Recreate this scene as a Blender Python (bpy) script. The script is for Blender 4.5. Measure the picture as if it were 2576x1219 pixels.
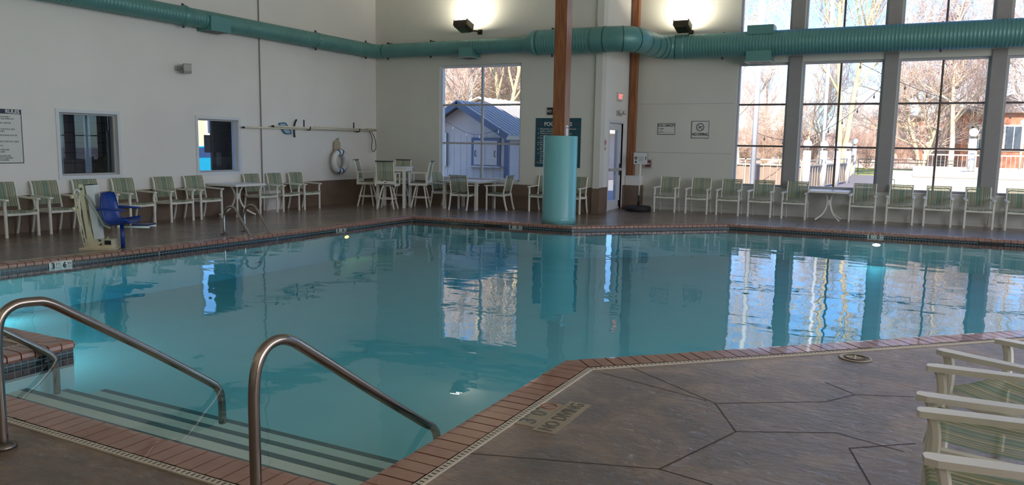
import bpy, math, random
from mathutils import Matrix, Vector
from mathutils.geometry import tessellate_polygon

random.seed(7)
PI = math.pi
scene = bpy.context.scene
COL = scene.collection
for o in list(bpy.data.objects):
    bpy.data.objects.remove(o, do_unlink=True)

# ------------------------------------------------------------------ camera
CAM_H = 1.65
yaw, pitch, roll = -0.474241, -0.126410, 0.017090
fwd = Vector((math.sin(yaw) * math.cos(pitch), math.cos(yaw) * math.cos(pitch), math.sin(pitch)))
rgt = Vector((math.cos(yaw), -math.sin(yaw), 0))
upv = rgt.cross(fwd)
r2 = rgt * math.cos(roll) + upv * math.sin(roll)
u2 = upv * math.cos(roll) - rgt * math.sin(roll)
cam = bpy.data.cameras.new('camera')
cam.sensor_width = 36.0
cam.lens = 1936.0 / 2576.0 * 36.0
cam.clip_start = 0.05
cam.clip_end = 600
camo = bpy.data.objects.new('camera', cam)
camo.matrix_world = Matrix(((r2.x, u2.x, -fwd.x, 0), (r2.y, u2.y, -fwd.y, 0), (r2.z, u2.z, -fwd.z, CAM_H), (0, 0, 0, 1)))
COL.objects.link(camo)
scene.camera = camo

# ------------------------------------------------------------------ world, sun, big lights, exposure
vs = scene.view_settings
vs.view_transform = 'Standard'
vs.look = 'None'
vs.exposure = 0.0
vs.gamma = 1.0
vs.use_curve_mapping = False
scene.cycles.max_bounces = 7
scene.cycles.diffuse_bounces = 4
scene.cycles.glossy_bounces = 4
scene.cycles.transmission_bounces = 4
scene.cycles.transparent_max_bounces = 24
scene.cycles.sample_clamp_indirect = 6.0
scene.cycles.use_denoising = True
scene.cycles.use_adaptive_sampling = True
scene.cycles.adaptive_threshold = 0.015
scene.cycles.caustics_reflective = False
scene.cycles.caustics_refractive = False

world = bpy.data.worlds.new('sky')
scene.world = world
world.use_nodes = True
wn = world.node_tree
wn.nodes.clear()
wo = wn.nodes.new('ShaderNodeOutputWorld')
wb = wn.nodes.new('ShaderNodeBackground')
ws = wn.nodes.new('ShaderNodeTexSky')
ws.sky_type = 'NISHITA'
ws.sun_disc = False
ws.sun_elevation = math.radians(40)
ws.sun_rotation = math.radians(186)
ws.air_density = 1.0
ws.dust_density = 0.25
ws.ozone_density = 2.0
wb.inputs['Strength'].default_value = 0.35
wm = wn.nodes.new('ShaderNodeMix')
wm.data_type = 'RGBA'
wm.blend_type = 'MULTIPLY'
wm.inputs['Factor'].default_value = 1.0
wm.inputs[7].default_value = (0.62, 0.89, 1.26, 1)
wn.links.new(ws.outputs['Color'], wm.inputs[6])
wn.links.new(wm.outputs[2], wb.inputs['Color'])
wn.links.new(wb.outputs['Background'], wo.inputs['Surface'])

def light(name, kind, loc, direction, energy, color=(1, 1, 1), sx=1, sy=1, spread=PI):
    l = bpy.data.lights.new(name, kind)
    l.energy = energy
    l.color = color
    if kind == 'AREA':
        l.shape = 'RECTANGLE'
        l.size = sx
        l.size_y = sy
        l.spread = spread
    o = bpy.data.objects.new(name, l)
    o.location = loc
    o.rotation_euler = Vector(direction).to_track_quat('-Z', 'Y').to_euler()
    COL.objects.link(o)
    return o

SUN = light('sun', 'SUN', (0, -20, 40), (-0.08, 0.76, -0.62), 11.0, (1.0, 0.90, 0.76))
SUN.data.angle = 0.01
# daylight that comes in through the long glazed side of the hall (right of the frame)
light('daylight_side_glazing', 'AREA', (8.7, 6.5, 3.6), (-1, 0.0, -0.05), 840, (1.0, 0.93, 0.87), 16, 5.0)

# ------------------------------------------------------------------ materials
MATS = {}
def new_mat(name):
    m = bpy.data.materials.new(name)
    m.use_nodes = True
    n = m.node_tree
    n.nodes.clear()
    out = n.nodes.new('ShaderNodeOutputMaterial')
    MATS[name] = m
    return m, n, out

def lin(c):
    return tuple(((v / 12.92) if v <= 0.04045 else ((v + 0.055) / 1.055) ** 2.4) for v in c)
def S(r, g, b):
    return lin((r / 255.0, g / 255.0, b / 255.0))

def pm(name, col, rough=0.5, metal=0.0, var=0.06, vscale=6.0, bump=0.0, bscale=40.0, spec=0.5, emit=None, estr=0.0, coat=0.0):
    m, n, out = new_mat(name)
    b = n.nodes.new('ShaderNodeBsdfPrincipled')
    b.inputs['Roughness'].default_value = rough
    b.inputs['Metallic'].default_value = metal
    b.inputs['Specular IOR Level'].default_value = spec
    b.inputs['Coat Weight'].default_value = coat
    tc = n.nodes.new('ShaderNodeTexCoord')
    nz = n.nodes.new('ShaderNodeTexNoise')
    nz.inputs['Scale'].default_value = vscale
    nz.inputs['Detail'].default_value = 4
    n.links.new(tc.outputs['Object'], nz.inputs['Vector'])
    cr = n.nodes.new('ShaderNodeValToRGB')
    cr.color_ramp.elements[0].position = 0.3
    cr.color_ramp.elements[1].position = 0.7
    cr.color_ramp.elements[0].color = tuple(v * (1 - var) for v in col[:3]) + (1,)
    cr.color_ramp.elements[1].color = tuple(min(1, v * (1 + var)) for v in col[:3]) + (1,)
    n.links.new(nz.outputs['Fac'], cr.inputs['Fac'])
    n.links.new(cr.outputs['Color'], b.inputs['Base Color'])
    if bump > 0:
        nb = n.nodes.new('ShaderNodeTexNoise')
        nb.inputs['Scale'].default_value = bscale
        nb.inputs['Detail'].default_value = 3
        n.links.new(tc.outputs['Object'], nb.inputs['Vector'])
        bp = n.nodes.new('ShaderNodeBump')
        bp.inputs['Strength'].default_value = bump
        bp.inputs['Distance'].default_value = 0.01
        n.links.new(nb.outputs['Fac'], bp.inputs['Height'])
        n.links.new(bp.outputs['Normal'], b.inputs['Normal'])
    if emit:
        b.inputs['Emission Color'].default_value = tuple(emit) + (1,)
        b.inputs['Emission Strength'].default_value = estr
    n.links.new(b.outputs['BSDF'], out.inputs['Surface'])
    return m

def emat(name, col, s):
    return pm(name, (0.8, 0.8, 0.8), 0.4, emit=col, estr=s)

pm('plaster', S(230, 226, 221), 0.75, var=0.025, vscale=1.2, bump=0.08, bscale=60)
pm('plaster_cream', S(214, 212, 202), 0.78, var=0.03, vscale=1.0, bump=0.08, bscale=60)
pm('wainscot', S(118, 98, 82), 0.55, var=0.12, vscale=3.0, bump=0.1, bscale=20)
pm('window_white', S(216, 218, 222), 0.4, var=0.02)
pm('frame_grey', S(176, 176, 178), 0.45, var=0.03)
pm('mullion_grey', S(146, 142, 140), 0.5, var=0.04)
pm('muntin_dark', S(96, 84, 82), 0.45, var=0.04)
pm('white_metal', S(232, 229, 218), 0.35, var=0.02, bump=0.02)
pm('table_white', S(226, 228, 230), 0.32, var=0.02)
pm('duct_teal', S(92, 142, 138), 0.38, metal=0.15, var=0.05, vscale=2.0)
pm('duct_seam', S(48, 80, 78), 0.5, metal=0.1)
pm('column_teal', S(114, 178, 180), 0.33, var=0.03, vscale=2, coat=0.15)
pm('steel', S(176, 172, 168), 0.22, metal=1.0, var=0.06, vscale=8, bump=0.03, bscale=120)
pm('steel_dark', S(120, 112, 106), 0.3, metal=1.0, var=0.08, vscale=8)
pm('black', S(24, 24, 26), 0.45)
pm('black_rubber', S(34, 34, 36), 0.7)
pm('dark_grey', S(62, 62, 64), 0.5)
pm('grey_plastic', S(176, 174, 170), 0.45)
pm('grey_mesh', S(128, 130, 140), 0.6)
pm('cream_paint', S(206, 198, 166), 0.45, var=0.05)
pm('panel_white', S(214, 216, 214), 0.4)
pm('lift_blue', S(20, 56, 132), 0.38, var=0.06)
pm('lift_blue_dark', S(16, 30, 74), 0.45)
pm('brick', S(146, 102, 84), 0.32, var=0.14, vscale=7, bump=0.18, bscale=50, spec=0.7, coat=0.45)
pm('mortar', S(48, 36, 30), 0.8, bump=0.2)
pm('grate_white', S(196, 186, 168), 0.55, var=0.06)
pm('slot_dark', S(62, 50, 42), 0.7)
pm('joint_dark', S(62, 46, 38), 0.6)
pm('pool_tile_dark', S(26, 42, 50), 0.15, var=0.3, vscale=20)
pm('tile_grout', S(122, 136, 136), 0.6)
pm('step_nosing', S(58, 84, 88), 0.3, var=0.12, vscale=30)
pm('pool_plaster', S(188, 216, 214), 0.6, var=0.03, vscale=2.0)
pm('step_plaster', S(222, 216, 202), 0.6, var=0.03)
pm('mark_faded', S(150, 88, 74), 0.5)
pm('marker_tile', S(204, 202, 194), 0.25, var=0.02)
pm('deck_tile', S(150, 138, 118), 0.4, var=0.05)
pm('ink', S(28, 27, 28), 0.5)
pm('ink_grey', S(96, 92, 84), 0.5)
pm('ink_faint', S(100, 100, 96), 0.55)
pm('sign_white', S(212, 212, 206), 0.4, var=0.015)
pm('sign_navy', S(38, 34, 66), 0.4)
pm('sign_teal', S(20, 72, 86), 0.4, var=0.03)
pm('sign_red', S(186, 40, 48), 0.4)
pm('ring_white', S(226, 226, 222), 0.45, var=0.02)
pm('ring_blue', S(32, 84, 140), 0.5)
pm('rope', S(186, 172, 152), 0.8, var=0.12, vscale=60)
pm('rope_dark', S(70, 74, 66), 0.7)
pm('pole_ivory', S(222, 216, 198), 0.35)
pm('net_blue', S(150, 186, 206), 0.6)
pm('net_frame', S(52, 92, 124), 0.4)
pm('exit_white', S(210, 204, 200), 0.45)
pm('stone_pale', S(214, 206, 190), 0.7, var=0.05, vscale=1.5)
pm('stone_band', S(224, 196, 170), 0.7, var=0.06)
pm('concrete', S(150, 148, 148), 0.8, var=0.08, vscale=0.6, bump=0.1)
pm('paving_pale', S(210, 204, 194), 0.8, var=0.06, vscale=0.7)
pm('walkway', S(120, 116, 122), 0.8, var=0.08, vscale=0.9)
pm('lawn', S(150, 158, 84), 0.9, var=0.28, vscale=0.8, bump=0.4, bscale=8)
pm('leaf_litter', S(222, 200, 184), 0.95, var=0.35, vscale=0.5, bump=0.5, bscale=3)
pm('bark', S(208, 182, 158), 0.9, var=0.25, vscale=3.0)
pm('bark_yellow', S(204, 182, 142), 0.9, var=0.2, vscale=4.0)
pm('twig', S(232, 206, 190), 0.9, var=0.2, vscale=1.0)
pm('twig_dark', S(206, 176, 162), 0.9, var=0.2, vscale=1.0)
pm('evergreen', S(120, 112, 78), 0.9, var=0.3, vscale=3.0)
pm('fence_rail', S(176, 162, 146), 0.6)
pm('fence_screen', S(150, 128, 112), 0.8, var=0.12, vscale=2.0)
pm('iron', S(52, 52, 50), 0.6)
pm('rail_beige', S(186, 172, 150), 0.55)
pm('post_white', S(232, 228, 224), 0.5, var=0.02)
pm('globe', S(246, 242, 232), 0.25, var=0.01)
pm('kiosk_wall', S(184, 168, 160), 0.7, var=0.04, vscale=2)
pm('kiosk_trim', S(74, 84, 106), 0.6, var=0.05)
pm('kiosk_roof', S(172, 166, 162), 0.4, metal=0.3, var=0.05)
pm('kiosk_fascia', S(214, 198, 172), 0.6)
pm('bulb', S(226, 222, 214), 0.15)
pm('wire', S(46, 44, 44), 0.6)
pm('house_brick', S(196, 122, 96), 0.8, var=0.15, vscale=2)
pm('house_white', S(228, 222, 214), 0.8)
pm('house_tan', S(220, 184, 138), 0.8)
pm('house_roof', S(120, 106, 104), 0.8)
pm('pane_dark', S(76, 80, 92), 0.15)
pm('car_teal', S(24, 170, 196), 0.25, coat=0.5)
pm('car_glass', S(60, 84, 120), 0.1)
pm('tyre', S(40, 38, 38), 0.8)
pm('hub', S(190, 190, 190), 0.3, metal=0.6)
pm('room_dark', S(58, 56, 56), 0.7, var=0.05)
pm('locker_grey', S(92, 92, 98), 0.6, var=0.06)
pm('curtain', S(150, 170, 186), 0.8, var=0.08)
pm('ceiling_white', S(232, 230, 224), 0.85, var=0.02)
emat('led', (1.0, 0.95, 0.82), 14.0)
emat('exit_glow', (1.0, 0.10, 0.06), 1.3)
emat('pool_lamp_white', (0.85, 0.95, 1.0), 12.0)
emat('pool_lamp_warm', (1.0, 0.45, 0.12), 8.0)

def wood_mat():
    m, n, out = new_mat('timber')
    b = n.nodes.new('ShaderNodeBsdfPrincipled')
    b.inputs['Roughness'].default_value = 0.35
    tc = n.nodes.new('ShaderNodeTexCoord')
    mp = n.nodes.new('ShaderNodeMapping')
    mp.inputs['Scale'].default_value = (30, 30, 1.2)
    nz = n.nodes.new('ShaderNodeTexNoise')
    nz.inputs['Scale'].default_value = 1.5
    nz.inputs['Detail'].default_value = 5
    cr = n.nodes.new('ShaderNodeValToRGB')
    cr.color_ramp.elements[0].position = 0.35
    cr.color_ramp.elements[1].position = 0.7
    cr.color_ramp.elements[0].color = S(112, 62, 34) + (1,)
    cr.color_ramp.elements[1].color = S(166, 104, 60) + (1,)
    n.links.new(tc.outputs['Object'], mp.inputs['Vector'])
    n.links.new(mp.outputs['Vector'], nz.inputs['Vector'])
    n.links.new(nz.outputs['Fac'], cr.inputs['Fac'])
    n.links.new(cr.outputs['Color'], b.inputs['Base Color'])
    n.links.new(b.outputs['BSDF'], out.inputs['Surface'])
wood_mat()

def deck_mat():
    m, n, out = new_mat('deck')
    b = n.nodes.new('ShaderNodeBsdfPrincipled')
    b.inputs['Specular IOR Level'].default_value = 0.6
    b.inputs['Coat Weight'].default_value = 1.0
    b.inputs['Coat IOR'].default_value = 1.95
    b.inputs['Coat Roughness'].default_value = 0.13
    tc = n.nodes.new('ShaderNodeTexCoord')
    big = n.nodes.new('ShaderNodeTexNoise')
    big.inputs['Scale'].default_value = 1.6
    big.inputs['Detail'].default_value = 6
    big.inputs['Roughness'].default_value = 0.62
    big.inputs['Distortion'].default_value = 0.8
    cr = n.nodes.new('ShaderNodeValToRGB')
    e = cr.color_ramp.elements
    e[0].position = 0.30
    e[0].color = S(58, 38, 24) + (1,)
    e[1].position = 0.72
    e[1].color = S(150, 116, 80) + (1,)
    k = cr.color_ramp.elements.new(0.5)
    k.color = S(98, 71, 47) + (1,)
    n.links.new(tc.outputs['Object'], big.inputs['Vector'])
    n.links.new(big.outputs['Fac'], cr.inputs['Fac'])
    n.links.new(cr.outputs['Color'], b.inputs['Base Color'])
    mp = n.nodes.new('ShaderNodeMapping')
    mp.inputs['Scale'].default_value = (1.0, 2.2, 1.0)
    mp.inputs['Rotation'].default_value = (0, 0, 0.5)
    fine = n.nodes.new('ShaderNodeTexNoise')
    fine.inputs['Scale'].default_value = 9.0
    fine.inputs['Detail'].default_value = 7
    fine.inputs['Roughness'].default_value = 0.6
    fine.inputs['Distortion'].default_value = 1.2
    n.links.new(tc.outputs['Object'], mp.inputs['Vector'])
    n.links.new(mp.outputs['Vector'], fine.inputs['Vector'])
    bp = n.nodes.new('ShaderNodeBump')
    bp.inputs['Strength'].default_value = 1.0
    bp.inputs['Distance'].default_value = 0.026
    n.links.new(fine.outputs['Fac'], bp.inputs['Height'])
    n.links.new(bp.outputs['Normal'], b.inputs['Normal'])
    n.links.new(bp.outputs['Normal'], b.inputs['Coat Normal'])
    rr = n.nodes.new('ShaderNodeMapRange')
    rr.inputs['To Min'].default_value = 0.18
    rr.inputs['To Max'].default_value = 0.42
    n.links.new(fine.outputs['Fac'], rr.inputs['Value'])
    n.links.new(rr.outputs['Result'], b.inputs['Roughness'])
    n.links.new(b.outputs['BSDF'], out.inputs['Surface'])
deck_mat()

def sling_mat(name, axis='X'):
    m, n, out = new_mat(name)
    tc = n.nodes.new('ShaderNodeTexCoord')
    sx = n.nodes.new('ShaderNodeSeparateXYZ')
    n.links.new(tc.outputs['Object'], sx.inputs['Vector'])
    mu = n.nodes.new('ShaderNodeMath')
    mu.operation = 'MULTIPLY_ADD'
    mu.inputs[1].default_value = 1 / 0.25
    mu.inputs[2].default_value = 10.35
    n.links.new(sx.outputs[axis], mu.inputs[0])
    fr = n.nodes.new('ShaderNodeMath')
    fr.operation = 'FRACT'
    n.links.new(mu.outputs[0], fr.inputs[0])
    cr = n.nodes.new('ShaderNodeValToRGB')
    cr.color_ramp.interpolation = 'CONSTANT'
    stripes = [(0.0, S(156, 164, 136)), (0.12, S(207, 195, 171)), (0.17, S(129, 155, 136)), (0.36, S(184, 183, 154)),
               (0.41, S(114, 148, 138)), (0.52, S(163, 169, 141)), (0.66, S(219, 205, 180)), (0.71, S(142, 155, 131)),
               (0.83, S(198, 186, 159)), (0.88, S(127, 153, 141)), (0.95, S(209, 198, 171))]
    el = cr.color_ramp.elements
    el[0].position = 0.0
    el[0].color = stripes[0][1] + (1,)
    el[1].position = stripes[1][0]
    el[1].color = stripes[1][1] + (1,)
    for p, c in stripes[2:]:
        q = el.new(p)
        q.color = c + (1,)
    n.links.new(fr.outputs[0], cr.inputs['Fac'])
    d = n.nodes.new('ShaderNodeBsdfDiffuse')
    t = n.nodes.new('ShaderNodeBsdfTranslucent')
    tr = n.nodes.new('ShaderNodeBsdfTransparent')
    n.links.new(cr.outputs['Color'], d.inputs['Color'])
    n.links.new(cr.outputs['Color'], t.inputs['Color'])
    tr.inputs['Color'].default_value = (0.86, 0.86, 0.76, 1)
    m1 = n.nodes.new('ShaderNodeMixShader')
    m1.inputs['Fac'].default_value = 0.12
    n.links.new(d.outputs[0], m1.inputs[1])
    n.links.new(t.outputs[0], m1.inputs[2])
    m2 = n.nodes.new('ShaderNodeMixShader')
    m2.inputs['Fac'].default_value = 0.28
    n.links.new(m1.outputs[0], m2.inputs[1])
    n.links.new(tr.outputs[0], m2.inputs[2])
    n.links.new(m2.outputs[0], out.inputs['Surface'])
sling_mat('sling')

def schlick(n, f0, normal=None):
    """reflectance by view angle, the same from both sides of a thin surface"""
    g = n.nodes.new('ShaderNodeNewGeometry')
    dp = n.nodes.new('ShaderNodeVectorMath'); dp.operation = 'DOT_PRODUCT'
    n.links.new(g.outputs['Incoming'], dp.inputs[0])
    n.links.new(normal if normal is not None else g.outputs['Normal'], dp.inputs[1])
    ab = n.nodes.new('ShaderNodeMath'); ab.operation = 'ABSOLUTE'
    n.links.new(dp.outputs['Value'], ab.inputs[0])
    om = n.nodes.new('ShaderNodeMath'); om.operation = 'SUBTRACT'; om.use_clamp = True
    om.inputs[0].default_value = 1.0
    n.links.new(ab.outputs[0], om.inputs[1])
    pw = n.nodes.new('ShaderNodeMath'); pw.operation = 'POWER'; pw.inputs[1].default_value = 5.0
    n.links.new(om.outputs[0], pw.inputs[0])
    ma = n.nodes.new('ShaderNodeMath'); ma.operation = 'MULTIPLY_ADD'
    ma.inputs[1].default_value = 1 - f0; ma.inputs[2].default_value = f0
    n.links.new(pw.outputs[0], ma.inputs[0])
    return ma.outputs[0]

def glass_mat(name, tint, ior=1.5, rough=0.0):
    m, n, out = new_mat(name)
    fac = schlick(n, ((ior - 1) / (ior + 1)) ** 2)
    tr = n.nodes.new('ShaderNodeBsdfTransparent')
    tr.inputs['Color'].default_value = tint + (1,)
    gl = n.nodes.new('ShaderNodeBsdfGlossy')
    gl.inputs['Roughness'].default_value = rough
    mx = n.nodes.new('ShaderNodeMixShader')
    n.links.new(fac, mx.inputs['Fac'])
    n.links.new(tr.outputs[0], mx.inputs[1])
    n.links.new(gl.outputs[0], mx.inputs[2])
    n.links.new(mx.outputs[0], out.inputs['Surface'])
glass_mat('glass', (0.97, 0.98, 0.98), 1.4)
glass_mat('glass_inner', (0.9, 0.92, 0.95), 1.5)

def water_mat():
    m, n, out = new_mat('water')
    tc = n.nodes.new('ShaderNodeTexCoord')
    def noise(scale, vec, det):
        mp = n.nodes.new('ShaderNodeMapping')
        mp.inputs['Scale'].default_value = vec
        mp.inputs['Rotation'].default_value = (0, 0, 0.35)
        nz = n.nodes.new('ShaderNodeTexNoise')
        nz.inputs['Scale'].default_value = scale
        nz.inputs['Detail'].default_value = det
        n.links.new(tc.outputs['Object'], mp.inputs['Vector'])
        n.links.new(mp.outputs['Vector'], nz.inputs['Vector'])
        return nz
    a = noise(1.3, (1.0, 1.6, 1.0), 1.0)
    b = noise(5.5, (1.0, 1.5, 1.0), 1.0)
    ad = n.nodes.new('ShaderNodeMath')
    ad.operation = 'MULTIPLY_ADD'
    ad.inputs[1].default_value = 0.13
    n.links.new(b.outputs['Fac'], ad.inputs[0])
    n.links.new(a.outputs['Fac'], ad.inputs[2])
    bp = n.nodes.new('ShaderNodeBump')
    bp.inputs['Strength'].default_value = 0.10
    bp.inputs['Distance'].default_value = 0.06
    n.links.new(ad.outputs[0], bp.inputs['Height'])
    fac = schlick(n, 0.028, bp.outputs['Normal'])
    gl = n.nodes.new('ShaderNodeBsdfGlossy')
    gl.inputs['Roughness'].default_value = 0.0
    n.links.new(bp.outputs['Normal'], gl.inputs['Normal'])
    tr = n.nodes.new('ShaderNodeBsdfTransparent')
    mx = n.nodes.new('ShaderNodeMixShader')
    n.links.new(fac, mx.inputs['Fac'])
    n.links.new(tr.outputs[0], mx.inputs[1])
    n.links.new(gl.outputs[0], mx.inputs[2])
    n.links.new(mx.outputs[0], out.inputs['Surface'])
    va = n.nodes.new('ShaderNodeVolumeAbsorption')
    va.inputs['Color'].default_value = (0.36, 0.85, 0.93, 1)
    va.inputs['Density'].default_value = 0.75
    n.links.new(va.outputs[0], out.inputs['Volume'])
water_mat()

# ------------------------------------------------------------------ mesh helpers
def link(name, data, parent=None):
    o = bpy.data.objects.new(name, data)
    COL.objects.link(o)
    if parent:
        o.parent = parent
    return o

def tag(o, label=None, cat=None, group=None, kind=None):
    if label: o['label'] = label
    if cat: o['category'] = cat
    if group: o['group'] = group
    if kind: o['kind'] = kind
    return o

def thing(name, label, cat, loc=(0, 0, 0), rz=0.0, group=None):
    o = link(name, None)
    o.empty_display_size = 0.1
    o.location = loc
    o.rotation_euler = (0, 0, rz)
    return tag(o, label, cat, group)

class MB:
    def __init__(self):
        self.v = []
        self.f = []
        self.sm = []
    def _add(self, vs, fs, smooth=False):
        b = len(self.v)
        self.v += [tuple(p) for p in vs]
        for f in fs:
            self.f.append(tuple(i + b for i in f))
            self.sm.append(smooth)
        return self
    def box(self, x0, x1, y0, y1, z0, z1, M=None):
        vs = [Vector(p) for p in ((x0, y0, z0), (x1, y0, z0), (x1, y1, z0), (x0, y1, z0), (x0, y0, z1), (x1, y0, z1), (x1, y1, z1), (x0, y1, z1))]
        if M is not None:
            vs = [M @ p for p in vs]
        return self._add(vs, [(3, 2, 1, 0), (4, 5, 6, 7), (0, 1, 5, 4), (1, 2, 6, 5), (2, 3, 7, 6), (3, 0, 4, 7)])
    def cbox(self, c, s, M=None):
        return self.box(c[0] - s[0] / 2, c[0] + s[0] / 2, c[1] - s[1] / 2, c[1] + s[1] / 2, c[2] - s[2] / 2, c[2] + s[2] / 2, M)
    def quad(self, a, b, c, d):
        return self._add([a, b, c, d], [(0, 1, 2, 3)])
    def sweep(self, pts, rad, n=12, caps=True, smooth=True):
        pts = [Vector(p) for p in pts]
        if not isinstance(rad, (list, tuple)):
            rad = [rad] * len(pts)
        T = []
        for i in range(len(pts)):
            a = pts[max(0, i - 1)]
            b = pts[min(len(pts) - 1, i + 1)]
            t = (b - a)
            if t.length < 1e-9:
                t = Vector((0, 0, 1))
            T.append(t.normalized())
        ref = Vector((0, 0, 1)) if abs(T[0].z) < 0.9 else Vector((1, 0, 0))
        N = (ref - T[0] * ref.dot(T[0])).normalized()
        vs, fs = [], []
        for i, p in enumerate(pts):
            N = (N - T[i] * N.dot(T[i]))
            N = N.normalized() if N.length > 1e-6 else T[i].orthogonal().normalized()
            B = T[i].cross(N)
            for k in range(n):
                a = 2 * PI * k / n
                vs.append(p + (N * math.cos(a) + B * math.sin(a)) * rad[i])
        for i in range(len(pts) - 1):
            for k in range(n):
                k2 = (k + 1) % n
                fs.append((i * n + k, i * n + k2, (i + 1) * n + k2, (i + 1) * n + k))
        self._add(vs, fs, smooth)
        if caps:
            b = len(self.v) - len(vs)
            self.f.append(tuple(b + k for k in range(n))[::-1])
            self.sm.append(False)
            self.f.append(tuple(b + (len(pts) - 1) * n + k for k in range(n)))
            self.sm.append(False)
        return self
    def bar(self, path, w, t, x=0.0, c=0.25):
        """rounded flat bar swept along a path of (y, z) points at a given x; width w along x, thickness t in the plane"""
        pts = [Vector((0, p[0], p[1])) for p in path]
        hw, ht = w / 2, t / 2
        k = min(hw, ht) * c * 2
        sec = [(-hw, -ht + k), (-hw + k, -ht), (hw - k, -ht), (hw, -ht + k), (hw, ht - k), (hw - k, ht), (-hw + k, ht), (-hw, ht - k)]
        vs, fs = [], []
        for i, p in enumerate(pts):
            a = pts[max(0, i - 1)]
            b = pts[min(len(pts) - 1, i + 1)]
            tt = (b - a).normalized()
            nn = Vector((0, -tt.z, tt.y))
            for (u, q) in sec:
                vs.append(Vector((x + u, p.y, p.z)) + nn * q)
        m = len(sec)
        for i in range(len(pts) - 1):
            for j in range(m):
                j2 = (j + 1) % m
                fs.append((i * m + j, (i + 1) * m + j, (i + 1) * m + j2, i * m + j2))
        fs.append(tuple(range(m)))
        fs.append(tuple((len(pts) - 1) * m + j for j in range(m))[::-1])
        return self._add(vs, fs)
    def lathe(self, prof, n=24, c=(0, 0, 0), smooth=True, M=None):
        vs, fs = [], []
        for (r, z) in prof:
            for k in range(n):
                a = 2 * PI * k / n
                p = Vector((c[0] + r * math.cos(a), c[1] + r * math.sin(a), c[2] + z))
                vs.append(M @ p if M is not None else p)
        for i in range(len(prof) - 1):
            for k in range(n):
                k2 = (k + 1) % n
                fs.append((i * n + k, i * n + k2, (i + 1) * n + k2, (i + 1) * n + k))
        self._add(vs, fs, smooth)
        b = len(self.v) - len(vs)
        if prof[0][0] > 1e-6:
            self.f.append(tuple(b + k for k in range(n))[::-1]); self.sm.append(False)
        if prof[-1][0] > 1e-6:
            self.f.append(tuple(b + (len(prof) - 1) * n + k for k in range(n))); self.sm.append(False)
        return self
    def torus(self, R, r, n=32, m=12, M=None, a0=0.0, a1=2 * PI, sy=1.0):
        full = abs(a1 - a0 - 2 * PI) < 1e-6
        vs, fs = [], []
        cnt = n if full else n + 1
        for i in range(cnt):
            a = a0 + (a1 - a0) * i / n
            for k in range(m):
                b = 2 * PI * k / m
                p = Vector(((R + r * math.cos(b)) * math.cos(a), (R + r * math.cos(b)) * math.sin(a) * sy, r * math.sin(b)))
                vs.append(M @ p if M is not None else p)
        for i in range(n):
            i2 = (i + 1) % cnt
            for k in range(m):
                k2 = (k + 1) % m
                fs.append((i * m + k, i2 * m + k, i2 * m + k2, i * m + k2))
        return self._add(vs, fs, True)
    def prism(self, poly, y0, y1, M=None):
        """polygon in (x, z) extruded along y"""
        n = len(poly)
        vs = [Vector((p[0], y0, p[1])) for p in poly] + [Vector((p[0], y1, p[1])) for p in poly]
        if M is not None:
            vs = [M @ p for p in vs]
        fs = [tuple(range(n)), tuple(range(2 * n - 1, n - 1, -1))]
        for i in range(n):
            j = (i + 1) % n
            fs.append((i, i + n, j + n, j))
        return self._add(vs, fs)
    def flatpoly(self, poly, z0, z1, holes=()):
        """polygon in (x, y), optional holes, extruded from z0 up to z1"""
        loops = [[Vector((p[0], p[1], 0)) for p in poly]] + [[Vector((p[0], p[1], 0)) for p in h] for h in holes]
        tris = tessellate_polygon(loops)
        flat = [p for lp in loops for p in lp]
        def up(t):
            a, b, c = (flat[i] for i in t)
            return (b - a).cross(c - a).z > 0
        tris = [t if up(t) else (t[0], t[2], t[1]) for t in tris]
        self._add([(p.x, p.y, z1) for p in flat], tris)
        if z1 - z0 > 1e-9:
            self._add([(p.x, p.y, z0) for p in flat], [(t[0], t[2], t[1]) for t in tris])
            for li, lp in enumerate(loops):
                for i in range(len(lp)):
                    a, b = lp[i], lp[(i + 1) % len(lp)]
                    self._add([(a.x, a.y, z0), (b.x, b.y, z0), (b.x, b.y, z1), (a.x, a.y, z1)], [(0, 1, 2, 3)])
        return self
    def mesh(self, name, mat):
        me = bpy.data.meshes.new(name)
        me.from_pydata(self.v, [], self.f)
        if mat:
            me.materials.append(MATS[mat])
        for p, s in zip(me.polygons, self.sm):
            p.use_smooth = s
        me.update()
        return me
    def build(self, name, mat, parent=None, loc=None, rot=None, label=None):
        o = link(name, self.mesh(name, mat), parent)
        if loc is not None: o.location = loc
        if rot is not None: o.rotation_euler = rot
        if label: o['label'] = label
        return o

def struct(o):
    o['kind'] = 'structure'
    return o

def copy_tree(o, parent=None):
    c = o.copy()
    COL.objects.link(c)
    c.parent = parent
    for ch in list(o.children):
        copy_tree(ch, c)
    return c

_dg = {}
def lettering(text, size, parent, loc, rot=(0, 0, 0), mat='ink', align='CENTER', name='lettering', extrude=0.0012, sx=1.0, bold=0.0, space=1.0):
    cu = bpy.data.curves.new('txt', 'FONT')
    cu.body = text
    cu.size = size
    cu.align_x = align
    cu.align_y = 'CENTER'
    cu.extrude = extrude
    cu.offset = bold
    cu.space_character = space
    cu.resolution_u = 3
    t = bpy.data.objects.new('txt', cu)
    COL.objects.link(t)
    bpy.context.view_layer.update()
    me = bpy.data.meshes.new_from_object(t.evaluated_get(bpy.context.evaluated_depsgraph_get()))
    bpy.data.objects.remove(t, do_unlink=True)
    bpy.data.curves.remove(cu)
    me.materials.clear()
    me.materials.append(MATS[mat])
    o = link(name, me, parent)
    o.location = loc
    o.rotation_euler = rot
    o.scale = (sx, 1, 1)
    return o

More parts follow.
